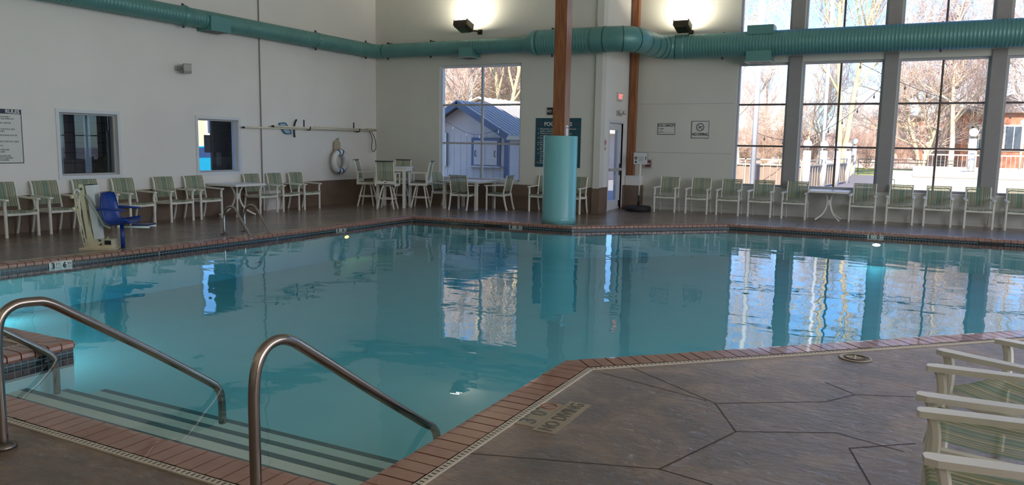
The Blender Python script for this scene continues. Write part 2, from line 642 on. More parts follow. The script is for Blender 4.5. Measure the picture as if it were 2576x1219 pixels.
def arc(pts, n=4):
    """Catmull-Rom smoothing of a polyline"""
    P = [Vector(p) for p in pts]
    out = []
    for i in range(len(P) - 1):
        p0 = P[max(0, i - 1)]; p1 = P[i]; p2 = P[i + 1]; p3 = P[min(len(P) - 1, i + 2)]
        for k in range(n):
            t = k / n
            out.append(0.5 * ((2 * p1) + (p2 - p0) * t + (2 * p0 - 5 * p1 + 4 * p2 - p3) * t * t + (3 * p1 - p0 - 3 * p2 + p3) * t ** 3))
    out.append(P[-1])
    return out
def arc2(pts, n=4):
    return [(p.x, p.y) for p in arc([(a, b, 0) for a, b in pts], n)]

# orientation helpers: walls facing -Y and +X
FACE_MY = (PI / 2, 0, 0)
FACE_PX = (PI / 2, 0, PI / 2)

# ------------------------------------------------------------------ ROOM SHELL
XL, YB, XD, YR = -13.6, 17.9, -6.78, 20.15
XE, YF, ZC = 9.0, -5.0, 7.6
WT = 0.22

def wall_cells(mb, axis, pos0, pos1, a0, a1, z0, z1, holes):
    """box wall between pos0..pos1 (thickness), spanning a0..a1 and z0..z1, with rectangular holes (a0,a1,z0,z1)"""
    As = sorted(set([a0, a1] + [h[0] for h in holes] + [h[1] for h in holes]))
    for i in range(len(As) - 1):
        s0, s1 = As[i], As[i + 1]
        mid = (s0 + s1) / 2
        cuts = sorted([(h[2], h[3]) for h in holes if h[0] <= mid <= h[1]])
        z = z0
        spans = []
        for c0, c1 in cuts:
            if c0 > z: spans.append((z, c0))
            z = max(z, c1)
        if z < z1: spans.append((z, z1))
        for q0, q1 in spans:
            if axis == 'X':   # wall runs along x, thickness in y
                mb.box(s0, s1, pos0, pos1, q0, q1)
            else:
                mb.box(pos0, pos1, s0, s1, q0, q1)

WIN_A = (8.66, 9.80, 0.95, 2.09)
WIN_B = (11.69, 12.82, 0.94, 2.09)
mb = MB(); wall_cells(mb, 'Y', XL - WT, XL, YF, YB + WT, 0, ZC, [WIN_A, WIN_B])
wall_left = struct(mb.build('wall_left', 'plaster'))
WIN_1 = (-11.47, -9.0, 0.69, 3.72)
mb = MB(); wall_cells(mb, 'X', YB, YB + WT, XL, XD - 0.15, 0, ZC, [WIN_1]); mb.box(-6.95, XD, YB - 0.06, YB + WT, 0, ZC)
wall_back = struct(mb.build('wall_back', 'plaster_cream'))
DOOR = (18.48, 19.48, -0.01, 2.24)
mb = MB(); wall_cells(mb, 'Y', XD - WT, XD, YB + WT, YR + WT, 0, ZC, [DOOR])
wall_door = struct(mb.build('wall_alcove', 'plaster'))
RW = []
lowx = [(-4.03, -2.81, None), (-2.50, -0.71, -1.64), (-0.41, 1.41, 0.49), (1.71, 3.52, 2.62), (3.83, 5.64, 4.73), (5.95, 7.76, 6.85)]
for x0, x1, _ in lowx:
    RW.append((x0, x1, 0.71, 3.76)); RW.append((x0, x1, 4.48, 6.9))
mb = MB(); wall_cells(mb, 'X', YR, YR + WT, XD - WT, XE + WT, 0, ZC, RW)
wall_right = struct(mb.build('wall_right', 'plaster_cream'))
EW = [(0.2 + i * 2.6, 2.4 + i * 2.6, 0.9, 6.4) for i in range(6)]
mb = MB(); wall_cells(mb, 'Y', XE, XE + WT, YF, YR, 0, ZC, EW)
wall_side = struct(mb.build('wall_side', 'plaster_cream'))
mb = MB().box(XL - WT, XE + WT, YF - WT, YF, 0, ZC)
wall_front = struct(mb.build('wall_front', 'plaster_cream'))
mb = MB().box(XL - WT, XE + WT, YF - WT, YB + WT, ZC, ZC + 0.2).box(XD - WT, XE + WT, YB + WT, YR + WT, ZC, ZC + 0.2)
struct(mb.build('ceiling', 'ceiling_white'))

# wainscot bands
struct(MB().box(XL, XL + 0.018, YF, YB, 0, 0.635).build('wainscot', 'wainscot', wall_left))
m_ = MB().box(XL + 0.018, -6.95, YB - 0.018, YB, 0, 0.625).box(-6.965, XD + 0.015, YB - 0.075, YB - 0.06, 0, 0.61)
m_.build('wainscot', 'wainscot', wall_back)
MB().box(XD, XD + 0.015, YB - 0.06, 18.40, 0, 0.63).box(XD, XD + 0.015, 19.56, YR, 0, 0.63).build('wainscot', 'wainscot', wall_door)
# pilaster on the left wall, panel joints of the window wall
struct(MB().box(XL, XL + 0.035, 13.50, 14.08, 0.0, ZC).build('trim_1', 'plaster'))
MB().box(XL - 0.001, XL + 0.037, 13.484, 13.5, 0.0, ZC).build('side_joint', 'mullion_grey', bpy.data.objects['trim_1'])  # grey strip stands for the shade on the pilaster's side face
for i, z in enumerate((0.11, 1.51, 2.78)):
    MB().box(XD, -4.08, YR - 0.006, YR, z - 0.006, z + 0.006).build('panel_joint', 'frame_grey', wall_right)
for i in range(7):
    xa = -2.81 + 0.30 * 0 if i == 0 else None
mb = MB().box(XD + 0.5, XE, YR - 0.02, YR, 0, 0.09)
struct(mb.build('baseboard_right', 'plaster_cream'))
MB().box(-2.665, -2.645, YR - 0.012, YR, 0.72, 3.9).build('panel_joint', 'mullion_grey', wall_right)
mb = MB()
for (x0, x1) in ((-2.80, -2.51), (-0.70, -0.42), (1.42, 1.70), (3.53, 3.82), (5.65, 5.94)):
    MB().box(x0, x1, YR - 0.05, YR, 0.70, 3.9).build('mullion_cover', 'mullion_grey', wall_right)
    MB().box(x0, x1, YR - 0.05, YR, 4.4, 7.0).build('mullion_cover', 'mullion_grey', wall_right)

# windows -----------------------------------------------------------------
WN = [0]
def window(axis, a0, a1, z0, z1, plane, inward, vbars, hbars, fr=0.05, depth=0.10, mat='window_white', mmat='muntin_dark', glass='glass', mt=0.035):
    """framed window in a wall. plane = coordinate of the glass; inward = +1/-1 direction (unused for geometry symmetry)"""
    WN[0] += 1
    root = link('window_%d' % WN[0], None)
    struct(root)
    def B(m, s0, s1, d0, d1, q0, q1):
        return m.box(s0, s1, plane + d0, plane + d1, q0, q1) if axis == 'X' else m.box(plane + d0, plane + d1, s0, s1, q0, q1)
    m = MB()
    h = depth / 2
    B(m, a0, a0 + fr, -h, h, z0, z1); B(m, a1 - fr, a1, -h, h, z0, z1)
    B(m, a0 + fr, a1 - fr, -h, h, z0, z0 + fr); B(m, a0 + fr, a1 - fr, -h, h, z1 - fr, z1)
    m.build('window_frame', mat, root)
    xs = [a0 + fr] + list(vbars) + [a1 - fr]
    zs = [z0 + fr] + list(hbars) + [z1 - fr]
    for v in vbars:
        B(MB(), v - mt / 2, v + mt / 2, -0.035, 0.035, z0 + fr, z1 - fr).build('muntin', mmat, root)
    for z in hbars:
        for i in range(len(xs) - 1):
            e0 = xs[i] + (mt / 2 if i > 0 else 0)
            e1 = xs[i + 1] - (mt / 2 if i < len(xs) - 2 else 0)
            B(MB(), e0, e1, -0.035, 0.035, z - mt / 2, z + mt / 2).build('muntin', mmat, root)
    for i in range(len(xs) - 1):
        for j in range(len(zs) - 1):
            e0 = xs[i] + (mt / 2 if i > 0 else 0); e1 = xs[i + 1] - (mt / 2 if i < len(xs) - 2 else 0)
            g0 = zs[j] + (mt / 2 if j > 0 else 0); g1 = zs[j + 1] - (mt / 2 if j < len(zs) - 2 else 0)
            B(MB(), e0, e1, -0.003, 0.003, g0, g1).build('pane', glass, root)
    return root

# the big back window, two interior windows, the window wall
w1 = window('X', WIN_1[0], WIN_1[1], WIN_1[2], WIN_1[3], YB + 0.13, -1, [-10.2], [1.665, 2.68], fr=0.06, depth=0.12, mmat='frame_grey', mt=0.05)
MB().box(WIN_1[0], WIN_1[1], YB - 0.03, YB + 0.07, WIN_1[2] - 0.035, WIN_1[2]).build('window_sill', 'window_white', w1)
wa = window('Y', *WIN_A, XL - 0.12, 1, [], [], fr=0.035, depth=0.10, glass='glass_inner', mat='frame_grey')
wb_ = window('Y', *WIN_B, XL - 0.12, 1, [], [], fr=0.035, depth=0.10, glass='glass_inner', mat='frame_grey')
for w_, (a0, a1, z0, z1) in ((wa, WIN_A), (wb_, WIN_B)):
    m = MB().box(XL, XL + 0.02, a0 - 0.06, a0, z0 - 0.06, z1 + 0.06).box(XL, XL + 0.02, a1, a1 + 0.06, z0 - 0.06, z1 + 0.06)
    m.box(XL, XL + 0.02, a0, a1, z1, z1 + 0.06).box(XL, XL + 0.02, a0, a1, z0 - 0.06, z0)
    m.build('window_casing', 'window_white', w_)
for x0, x1, vb in lowx:
    vbs = [vb] if vb is not None else []
    w_ = window('X', x0, x1, 0.71, 3.76, YR + 0.13, -1, vbs, [1.72, 2.75], fr=0.05, depth=0.12, mat='frame_grey', mt=0.045)
    MB().box(x0, x1, YR - 0.02, YR + 0.07, 0.675, 0.71).build('window_sill', 'window_white', w_)
    window('X', x0, x1, 4.48, 6.9, YR + 0.13, -1, vbs, [5.6], fr=0.05, depth=0.12, mat='frame_grey', mt=0.045)
for h in EW:
    window('Y', h[0], h[1], h[2], h[3], XE + 0.12, -1, [(h[0] + h[1]) / 2], [2.8, 4.6], fr=0.06, depth=0.1, mat='frame_grey')

# alcove door ---------------------------------------------------------------
dr = struct(link('door_1', None))
xd = XD - 0.06
m = MB().box(xd - 0.05, xd + 0.065, 18.40, 18.48, 0, 2.32).box(xd - 0.05, xd + 0.065, 19.48, 19.56, 0, 2.32).box(xd - 0.05, xd + 0.065, 18.48, 19.48, 2.24, 2.32)
m.build('door_frame', 'window_white', dr)
m = MB().box(xd - 0.03, xd + 0.02, 18.48, 18.60, 0.02, 2.23).box(xd - 0.03, xd + 0.02, 19.30, 19.48, 0.02, 2.23)
m.box(xd - 0.03, xd + 0.02, 18.60, 19.30, 0.02, 0.26).box(xd - 0.03, xd + 0.02, 18.60, 19.30, 2.06, 2.23)
leaf = m.build('door_leaf', 'window_white', dr)
MB().box(xd - 0.01, xd - 0.004, 18.60, 19.30, 0.26, 2.06).build('pane', 'glass', dr)
h_ = MB().box(xd + 0.02, xd + 0.09, 18.52, 19.44, 1.02, 1.09).build('push_bar', 'grey_plastic', dr)
MB().box(xd + 0.02, xd + 0.05, 19.36, 19.42, 0.90, 1.20).build('latch', 'dark_grey', dr)
MB().box(xd + 0.02, xd + 0.04, 19.38, 19.42, 0.08, 0.24).build('door_stop', 'black', dr)

# ------------------------------------------------------------------ POOL
POOL = [(-2.25, 2.75), (-2.25, 5.33), (1.05, 8.47), (3.6, 10.9), (3.7, 17.34), (-3.45, 17.03), (-6.08, 14.52), (-9.92, 14.33), (-9.95, 10.2), (-10.06, 7.84), (-10.28, 5.66), (-10.3, 3.8), (-5.95, 3.8), (-5.95, 2.75)]
ZW = -0.085
ZFL = -0.66
def signed_area(p):
    return sum(p[i][0] * p[(i + 1) % len(p)][1] - p[(i + 1) % len(p)][0] * p[i][1] for i in range(len(p))) / 2
if signed_area(POOL) < 0:
    POOL.reverse()
def offset(poly, d):
    """offset outward by d for a counter-clockwise polygon"""
    n = len(poly); out = []
    for i in range(n):
        p0 = Vector(poly[i - 1]); p1 = Vector(poly[i]); p2 = Vector(poly[(i + 1) % n])
        e1 = (p1 - p0).normalized(); e2 = (p2 - p1).normalized()
        n1 = Vector((e1.y, -e1.x)); n2 = Vector((e2.y, -e2.x))
        b = n1 + n2
        b = b / max(1e-6, b.length_squared) * 2 / 1.0
        k = b * d / 1.0
        # exact mitre
        den = 1 + n1.dot(n2)
        out.append(tuple(p1 + (n1 + n2) * (d / den)))
    return out
CW, GW = 0.215, 0.045
P_out = offset(POOL, CW)
P_gut = offset(POOL, CW + GW)
P_wat = offset(POOL, 0.03)

# deck
rect = [(XL, YF), (XE, YF), (XE, YR), (XD, YR), (XD, YB), (XL, YB)]
mb = MB().flatpoly(rect, -0.001, 0.0, [list(reversed(P_gut))])
floor = struct(mb.build('floor', 'deck'))
MB().flatpoly([(XD - WT, 18.48), (XD, 18.48), (XD, 19.48), (XD - WT, 19.48)], -0.02, 0.01).build('threshold', 'grey_plastic', floor)
joints = [[(-2.0, 3.43), (-1.04, 3.74), (-0.76, 3.69), (-0.4, 3.4)], [(-1.04, 3.74), (-0.80, 4.48), (-0.28, 4.76), (0.08, 4.64)], [(-1.78, 5.45), (-1.02, 4.93), (-0.39, 5.33), (-0.22, 5.6), (0.14, 5.75)],
          [(-1.90, 5.19), (-1.08, 4.95)], [(-0.43, 5.79), (-0.22, 5.6)], [(-0.19, 4.54), (0.14, 4.81)], [(-0.19, 4.54), (-0.06, 4.07), (0.2, 3.5)], [(-0.80, 4.48), (-1.02, 4.93)],
          [(-2.10, 17.45), (-2.13, 18.6)], [(-1.46, 17.5), (-1.47, 18.5)], [(-4.6, 2.4), (-4.3, 1.4)], [(-3.2, 2.3), (-2.6, 1.5)]]
for jl in joints:
    m = MB()
    for a, b in zip(jl[:-1], jl[1:]):
        a, b = Vector(a), Vector(b)
        t = (b - a).normalized(); nn = Vector((-t.y, t.x)) * 0.005
        m.quad((a.x - nn.x, a.y - nn.y, 0.0006), (b.x - nn.x, b.y - nn.y, 0.0006), (b.x + nn.x, b.y + nn.y, 0.0006), (a.x + nn.x, a.y + nn.y, 0.0006))
    m.build('score_joint', 'joint_dark', floor)

# basin
n = len(POOL)
m = MB()
for i in range(n):
    a, b = POOL[i], POOL[(i + 1) % n]
    m.quad((b[0], b[1], -0.03), (a[0], a[1], -0.03), (a[0], a[1], ZFL), (b[0], b[1], ZFL))
m.flatpoly(POOL, ZFL, ZFL)
basin = struct(m.build('pool_basin', 'pool_plaster'))
tag(basin, 'pale plastered basin of the swimming pool under the teal water', 'pool')
# entry steps with dark nosing
treads = [(3.09, -0.185), (3.41, -0.28), (3.73, -0.375), (4.06, -0.47)]
y0 = 2.75
steps = struct(thing('pool_steps', 'submerged pale entry steps with dark tiled edges between the handrails', 'steps'))
for (y1, z) in treads:
    MB().box(-5.95, -2.25, y0, y1, ZFL, z).build('step', 'step_plaster', steps)
    MB().box(-5.95, -2.25, y1 - 0.05, y1 + 0.004, z - 0.04, z + 0.002).build('step_edge', 'step_nosing', steps)
    y0 = y1

# water
m = MB().flatpoly(P_wat, ZFL - 0.3, ZW)
water = m.build('pool_water', 'water')
tag(water, 'calm teal pool water mirroring the windows and walls', 'water', kind='structure')

# coping bricks
coping = struct(thing('pool_coping', 'terracotta brick coping running around the pool edge', 'coping'))
def edge_frame(i):
    a = Vector(POOL[i]); b = Vector(POOL[(i + 1) % n])
    t = (b - a); L = t.length; t.normalize()
    return a, t, Vector((t.y, -t.x)), L
vis_edges = []
BR = []
for i in range(n):
    a, t, nn, L = edge_frame(i)
    oa = Vector(P_out[i]); ob = Vector(P_out[(i + 1) % n])
    s_a = (oa - a).dot(t); s_b = (ob - a).dot(t)
    hidden = a.x > 2.4 and (a + t * L).x > 2.4
    if hidden:
        m = MB()
        m.flatpoly([tuple(a - nn * 0.02), tuple(a + t * L - nn * 0.02), tuple(ob), tuple(oa)], -0.05, 0.01)
        m.build('coping_run', 'brick', coping)
        continue
    lo, hi = min(0, s_a), max(L, s_b)
    cnt = max(1, round((hi - lo) / 0.107))
    w = (hi - lo) / cnt
    for k in range(cnt):
        q0 = lo + k * w + 0.0048; q1 = lo + (k + 1) * w - 0.0048
        # profile from pool side to deck side: (offset outwards, z)
        prof = [(-0.012, -0.055), (-0.022, -0.035), (-0.020, -0.006), (-0.004, 0.009), (0.03, 0.012), (CW - 0.004, 0.011)]
        vsx = []
        jz = random.uniform(-0.0015, 0.0015)
        for q, first in ((q0, True), (q1, False)):
            for (d, z) in prof:
                f = min(1, max(0, d / CW))
                mn = s_a * f; mx = L + (s_b - L) * f
                s = min(max(q, mn), mx)
                p = a + t * s + nn * d
                vsx.append((p.x, p.y, z + jz))
        mlen = len(prof)
        m = MB()
        fs = [(j, j + 1, j + 1 + mlen, j + mlen) for j in range(mlen - 1)]
        fs += [tuple(range(mlen))[::-1], tuple(range(mlen, 2 * mlen))]
        m._add(vsx, fs)
        cen = a + t * ((q0 + q1) / 2)
        BR.append((cen, m))
def in_view(p):
    d = Vector((p.x, p.y, -CAM_H))
    zf = d.dot(fwd)
    if zf < 0.2: return False
    return abs(d.dot(r2) / zf) * 1936 < 1320 and abs(d.dot(u2) / zf) * 1936 < 650
seen = sorted([b for b in BR if in_view(b[0])], key=lambda b: b[0].length)
for cen, m in seen[:300]:
    m.build('brick', 'brick', coping)
rest = MB()
for cen, m in seen[300:] + [b for b in BR if not in_view(b[0])]:
    rest._add(m.v, m.f)
tag(rest.build('far_bricks', 'brick', coping), kind='stuff')
# mortar bed below the bricks and gutter strip
m = MB()
for i in range(n):
    a = POOL[i]; b = POOL[(i + 1) % n]; oa = P_out[i]; ob = P_out[(i + 1) % n]
    m.quad((a[0], a[1], -0.012), (oa[0], oa[1], -0.012), (ob[0], ob[1], -0.012), (b[0], b[1], -0.012))
m.build('mortar_bed', 'mortar', coping)
m = MB()
for i in range(n):
    a = P_out[i]; b = P_out[(i + 1) % n]; oa = P_gut[i]; ob = P_gut[(i + 1) % n]
    m.quad((a[0], a[1], 0.008), (oa[0], oa[1], 0.008), (ob[0], ob[1], 0.008), (b[0], b[1], 0.008))
    m.quad((oa[0], oa[1], 0.008), (oa[0], oa[1], -0.01), (ob[0], ob[1], -0.01), (ob[0], ob[1], 0.008))
drain = m.build('deck_drain', 'grate_white')
tag(drain, 'narrow pale slotted deck drain strip behind the coping', 'drain', kind='structure')
m = MB()
Pm0 = offset(POOL, CW + 0.008); Pm1 = offset(POOL, CW + GW - 0.010)
for i in range(n):
    a = Vector(Pm0[i]); b = Vector(Pm0[(i + 1) % n]); c = Vector(Pm1[i]); d = Vector(Pm1[(i + 1) % n])
    mid = (a + b) / 2
    if (mid.length > 11): continue
    t = (b - a); L = t.length; t.normalize(); nn = Vector((t.y, -t.x))
    wdt = GW - 0.018
    for k in range(int(L / 0.035)):
        p = a + t * (k * 0.035 + 0.015)
        q = p + t * 0.010
        m.quad((p.x, p.y, 0.0085), (p.x + nn.x * wdt, p.y + nn.y * wdt, 0.0085), (q.x + nn.x * wdt, q.y + nn.y * wdt, 0.0085), (q.x, q.y, 0.0085))
tag(m.build('drain_slots', 'slot_dark', drain), kind='stuff')

# waterline tiles
tband = struct(thing('waterline_tiles', 'two rows of small dark glazed tiles around the pool waterline', 'tiles'))
grout = MB(); tiles = MB()
TS = 0.052
edge_hi = None
for i in range(n):
    a, t, nn, L = edge_frame(i)
    if a.x > 2.4 and (a + t * L).x > 2.4: continue
    b = a + t * L
    p = a - nn * 0.002; q = b - nn * 0.002
    grout.quad((q.x, q.y, -0.02), (p.x, p.y, -0.02), (p.x, p.y, -0.20), (q.x, q.y, -0.20))
    near_wall = abs(t.x) < 0.1 and abs(a.x + 5.95) < 0.1
    cnt = int(L / TS)
    for k in range(cnt):
        for r in range(3):
            s0 = k * TS + 0.004; s1 = (k + 1) * TS - 0.004
            z1 = -0.032 - r * TS; z0 = z1 - TS + 0.008
            dep = 0.005
            c0 = a + t * s0 - nn * dep; c1 = a + t * s1 - nn * dep
            e0 = a + t * s0 - nn * 0.0; e1 = a + t * s1 - nn * 0.0
            tgt = MB() if near_wall else tiles
            tgt._add([(c1.x, c1.y, z1), (c0.x, c0.y, z1), (c0.x, c0.y, z0), (c1.x, c1.y, z0), (e1.x, e1.y, z1), (e0.x, e0.y, z1), (e0.x, e0.y, z0), (e1.x, e1.y, z0)],
                     [(0, 1, 2, 3), (4, 5, 1, 0), (3, 2, 6, 7), (0, 3, 7, 4), (1, 5, 6, 2)])
            if near_wall:
                tgt.build('tile', 'pool_tile_dark', tband)
grout.build('grout', 'tile_grout', tband)
tag(tiles.build('small_tiles', 'pool_tile_dark', tband), kind='stuff')

# depth markers set into the waterline
def depth_marker(loc, ang, left, right, label):
    o = MB().box(-0.15, -0.002, -0.008, 0.002, -0.06, 0.06).box(0.002, 0.15, -0.008, 0.002, -0.06, 0.06).build('depth_marker', 'marker_tile', None, loc, (0, 0, ang))
    tag(o, label, 'depth marker', 'pool depth markers')
    lettering(left, 0.105, o, (-0.10, -0.009, 0.0), FACE_MY, 'ink', bold=0.004)
    lettering('FT', 0.05, o, (-0.035, -0.009, 0.02), FACE_MY, 'ink')
    lettering(right, 0.105, o, (0.05, -0.009, 0.0), FACE_MY, 'ink', bold=0.004)
    lettering('IN', 0.05, o, (0.115, -0.009, 0.02), FACE_MY, 'ink')
    return o
def on_edge(i0, x=None, y=None):
    pass
depth_marker((-10.19, 6.40, ZW), PI / 2 - 0.12, '3', '6', 'white depth marker tile on the pool edge left of the blue pool lift')
depth_marker((-9.935, 11.93, ZW), PI / 2, '4', '6', 'white depth marker tile above the orange underwater glow')
depth_marker((-7.34, 14.45, ZW), 0.05, '4', '0', 'white depth marker tile left of the round teal column')
depth_marker((-0.53, 17.147, ZW), 0.043, '5', '0', 'white depth marker tile below the window wall chairs')
# skimmer mouths
for loc, ang, lb in (((-7.88, 14.425, ZW + 0.005), 0.05, 'dark skimmer opening in the pool edge left of the column'), ((1.48, 17.235, ZW + 0.005), 0.043, 'dark skimmer opening at the right end of the pool edge')):
    o = MB().box(-0.21, 0.21, -0.006, 0.003, 0.035, 0.05).box(-0.21, 0.21, -0.006, 0.003, -0.06, -0.045).box(-0.21, -0.195, -0.006, 0.003, -0.045, 0.035).box(0.195, 0.21, -0.006, 0.003, -0.045, 0.035).build('skimmer_mouth', 'pool_tile_dark', None, loc, (0, 0, ang))
    tag(o, lb, 'skimmer')
    MB().box(-0.195, 0.195, -0.004, 0.0, -0.045, 0.035).build('opening', 'black', o)
# underwater lamps
def pool_lamp(loc, ang, mat, label, watt, col):
    root = thing('pool_lamp', label, 'lamp', loc, ang, 'underwater pool lamps')
    Mx = Matrix.Rotation(PI / 2, 4, 'X')
    Mx = Matrix.Scale(0.42, 4, (0, 0, 1)) @ Mx @ Matrix.Scale(0.75, 4)
    MB().lathe([(0.13, 0.0), (0.13, 0.02), (0.105, 0.025), (0.10, 0.012)], 20, M=Mx).build('bezel', 'steel', root)
    MB().lathe([(0.10, 0.012), (0.05, 0.022), (0.0, 0.024)], 20, M=Mx).build('lens', mat, root)
    l = bpy.data.lights.new('lamp_glow', 'AREA'); l.shape = 'DISK'; l.size = 0.18; l.energy = watt; l.color = col
    lo = bpy.data.objects.new('lamp_glow', l); COL.objects.link(lo); lo.parent = root
    lo.location = (0, -0.05, 0); lo.rotation_euler = (-PI / 2 , 0, 0)
    lo.rotation_euler = Vector((0, -1, -0.1)).to_track_quat('-Z', 'Y').to_euler()
pool_lamp((-10.27, 5.35, -0.26), PI / 2, 'pool_lamp_white', 'white underwater lamp glowing at the far left pool wall', 12, (0.75, 0.95, 1))
pool_lamp((-9.945, 12.1, -0.24), PI / 2, 'pool_lamp_warm', 'orange underwater lamp below the depth marker on the left pool wall', 3, (1, 0.5, 0.15))
pool_lamp((-0.5, 17.145, -0.24), 0.04, 'pool_lamp_white', 'white underwater lamp below the depth marker under the window wall', 8, (0.8, 0.95, 1))
pool_lamp((-0.02, 7.45, -0.30), PI - 0.81 + PI + 0.0, 'pool_lamp_white', 'white underwater lamp hidden under the near diagonal coping', 60, (0.85, 0.97, 1))  # out of sight, added to brighten the water from the near side
pool_lamp((-8.0, 3.81, -0.30), PI, 'pool_lamp_white', 'white underwater lamp on the near pool wall left of the steps', 40, (0.85, 0.97, 1))  # second unseen lamp, added to light the basin
# deck marker NO DIVING and skimmer lid
dm = thing('deck_marker', 'worn beige NO DIVING deck tile reading 3 0 beside the coping', 'sign', (-1.86, 4.20, 0))
MB().box(-0.145, 0.0, -0.25, 0.20, 0.0, 0.002).build('tile', 'deck_tile', dm)
MB().box(0.004, 0.15, -0.29, 0.285, 0.0, 0.002).build('tile', 'deck_tile', dm)
lettering('3', 0.15, dm, (-0.072, -0.17, 0.003), (0, 0, PI / 2), 'ink_faint', bold=0.003)
lettering('FT', 0.045, dm, (-0.12, -0.09, 0.003), (0, 0, PI / 2), 'ink_faint')
lettering('0', 0.15, dm, (-0.072, -0.02, 0.003), (0, 0, PI / 2), 'ink_faint', bold=0.003)
lettering('IN', 0.045, dm, (-0.12, 0.055, 0.003), (0, 0, PI / 2), 'ink_faint')
Mt = Matrix.Translation((-0.072, 0.125, 0.003))
MB().torus(0.05, 0.004, 28, 6, Mt).cbox((0, 0, 0), (0.09, 0.006, 0.002), Mt @ Matrix.Rotation(PI / 4, 4, 'Z')).build('no_diving_mark', 'mark_faded', dm)
lettering('NO DIVING', 0.125, dm, (0.077, 0.0, 0.003), (0, 0, PI / 2), 'ink_grey', sx=0.82, bold=0.002)
sl = thing('skimmer_cover', 'round pale skimmer lid set in the stamped deck', 'lid', (-0.285, 6.61, 0))
MB().lathe([(0.125, 0.0), (0.125, 0.006), (0.105, 0.007), (0.104, 0.004), (0.0, 0.004)], 32).build('lid', 'deck_tile', sl)
MB().torus(0.075, 0.006, 32, 6, Matrix.Translation((0, 0, 0.005))).build('ring', 'joint_dark', sl)
MB().cbox((0, 0, 0.006), (0.15, 0.012, 0.004)).cbox((0, 0, 0.006), (0.012, 0.15, 0.004)).build('grip', 'grate_white', sl)

# ------------------------------------------------------------------ COLUMNS AND POSTS
cx_, cy_ = -6.62, 15.07
colm = struct(thing('column', 'round glossy teal column standing at the pool corner', 'column', (cx_, cy_, 0)))
MB().lathe([(0.365, 0.0), (0.365, 0.12), (0.36, 0.13), (0.36, 1.83), (0.35, 1.85), (0.0, 1.85)], 48).build('shaft', 'column_teal', colm)
MB().torus(0.363, 0.006, 48, 6, Matrix.Translation((0, 0, 0.13))).build('base_joint', 'column_teal', colm)
tp = thing('timber_post', 'square brown timber post rising from the teal column', 'post', (cx_ + 0.0, cy_, 1.85))
MB().box(-0.135, 0.135, -0.135, 0.135, 0, ZC - 1.85).build('beam', 'timber', tp)
br = MB().box(0.135, 0.143, -0.06, 0.06, 0.0, 0.22).build('bracket', 'window_white', tp)
for yy in (-0.03, 0.03):
    MB().lathe([(0.012, 0), (0.012, 0.008), (0.0, 0.009)], 10, M=Matrix.Translation((0.143, yy, 0.17)) @ Matrix.Rotation(PI / 2, 4, 'Y')).build('bolt', 'dark_grey', br)
ped = struct(thing('pedestal', 'white capped pedestal with brown base in the alcove corner', 'pedestal', (-6.62, 19.95, 0)))
MB().box(-0.145, 0.22, -0.20, 0.195, 0.63, 0.85).build('block', 'plaster', ped)
MB().box(-0.145, 0.235, -0.215, 0.195, 0.0, 0.63).build('wainscot', 'wainscot', ped)
MB().box(-0.145, 0.235, -0.215, 0.195, 0.85, 0.885).build('cap', 'window_white', ped)
tp2 = thing('timber_post', 'narrow brown timber post on the pedestal beside the alcove door', 'post', (-6.64, 19.86, 0.885))
MB().box(-0.085, 0.075, -0.08, 0.09, 0, ZC - 0.885).build('beam', 'timber', tp2)

# ------------------------------------------------------------------ DUCTS
def ribbed(path, r, step=0.075, rib=0.0035):
    pts, rad = [], []
    P = [Vector(p) for p in path]
    for a, b in zip(P[:-1], P[1:]):
        L = (b - a).length
        k = max(1, int(L / step))
        for i in range(k):
            c0 = a.lerp(b, i / k); c1 = a.lerp(b, (i + 0.80) / k); c2 = a.lerp(b, (i + 0.86) / k); c3 = a.lerp(b, (i + 0.94) / k)
            pts += [c0, c1, c2, c3]; rad += [r, r, r + rib, r + rib]
    pts.append(P[-1]); rad.append(r)
    return pts, rad
ZD = 4.14
RS, RBIG = 0.182, 0.297
dl = thing('spiral_duct', 'thin teal spiral duct running high along the left wall', 'duct', (0, 0, 0), 0, 'teal spiral air ducts')
p, r = ribbed([(XL + 0.22, YF + 0.05, ZD), (XL + 0.22, 17.45, ZD)], RS)
MB().sweep(p, r, 24).build('duct_section', 'duct_teal', dl)
for yy in (7.0, 11.25, 15.2, 17.2):
    MB().sweep([(XL + 0.22, yy - 0.06, ZD), (XL + 0.22, yy, ZD), (XL + 0.22, yy + 0.07, ZD)], [RS + 0.004, RS + (0.035 if yy == 11.25 else 0.012), RS + 0.014], 24, caps=False).build('collar', 'duct_teal', dl)
    for sgn in (1, -1):
        MB().cbox((XL + 0.20, yy, ZD + sgn * (RS + 0.03)), (0.03, 0.04, 0.06)).build('bracket', 'dark_grey', dl)
    MB().box(XL, XL + 0.24, yy - 0.015, yy + 0.015, ZD + RS + 0.0, ZD + RS + 0.02).build('hanger', 'dark_grey', dl)
rg = MB().box(XL + 0.02, XL + 0.44, 11.75, 12.28, ZD - 0.23, ZD + 0.07).build('register_box', 'duct_teal', dl)
MB().box(XL + 0.06, XL + 0.40, 11.80, 12.23, ZD - 0.234, ZD - 0.23).build('grille', 'dark_grey', rg)
db = thing('spiral_duct', 'teal spiral duct with a reducer crossing above the back window', 'duct', (0, 0, 0), 0, 'teal spiral air ducts')
el = [(XL + 0.22, 17.45, ZD), (XL + 0.225, 17.54, ZD), (XL + 0.27, 17.61, ZD), (XL + 0.34, 17.65, ZD), (XL + 0.45, 17.66, ZD)]
MB().sweep(arc(el, 4), RS + 0.004, 24).build('elbow', 'duct_teal', db)
p, r = ribbed([(XL + 0.45, 17.66, ZD), (-8.80, 17.66, ZD)], RS)
MB().sweep(p, r, 24).build('duct_section', 'duct_teal', db)
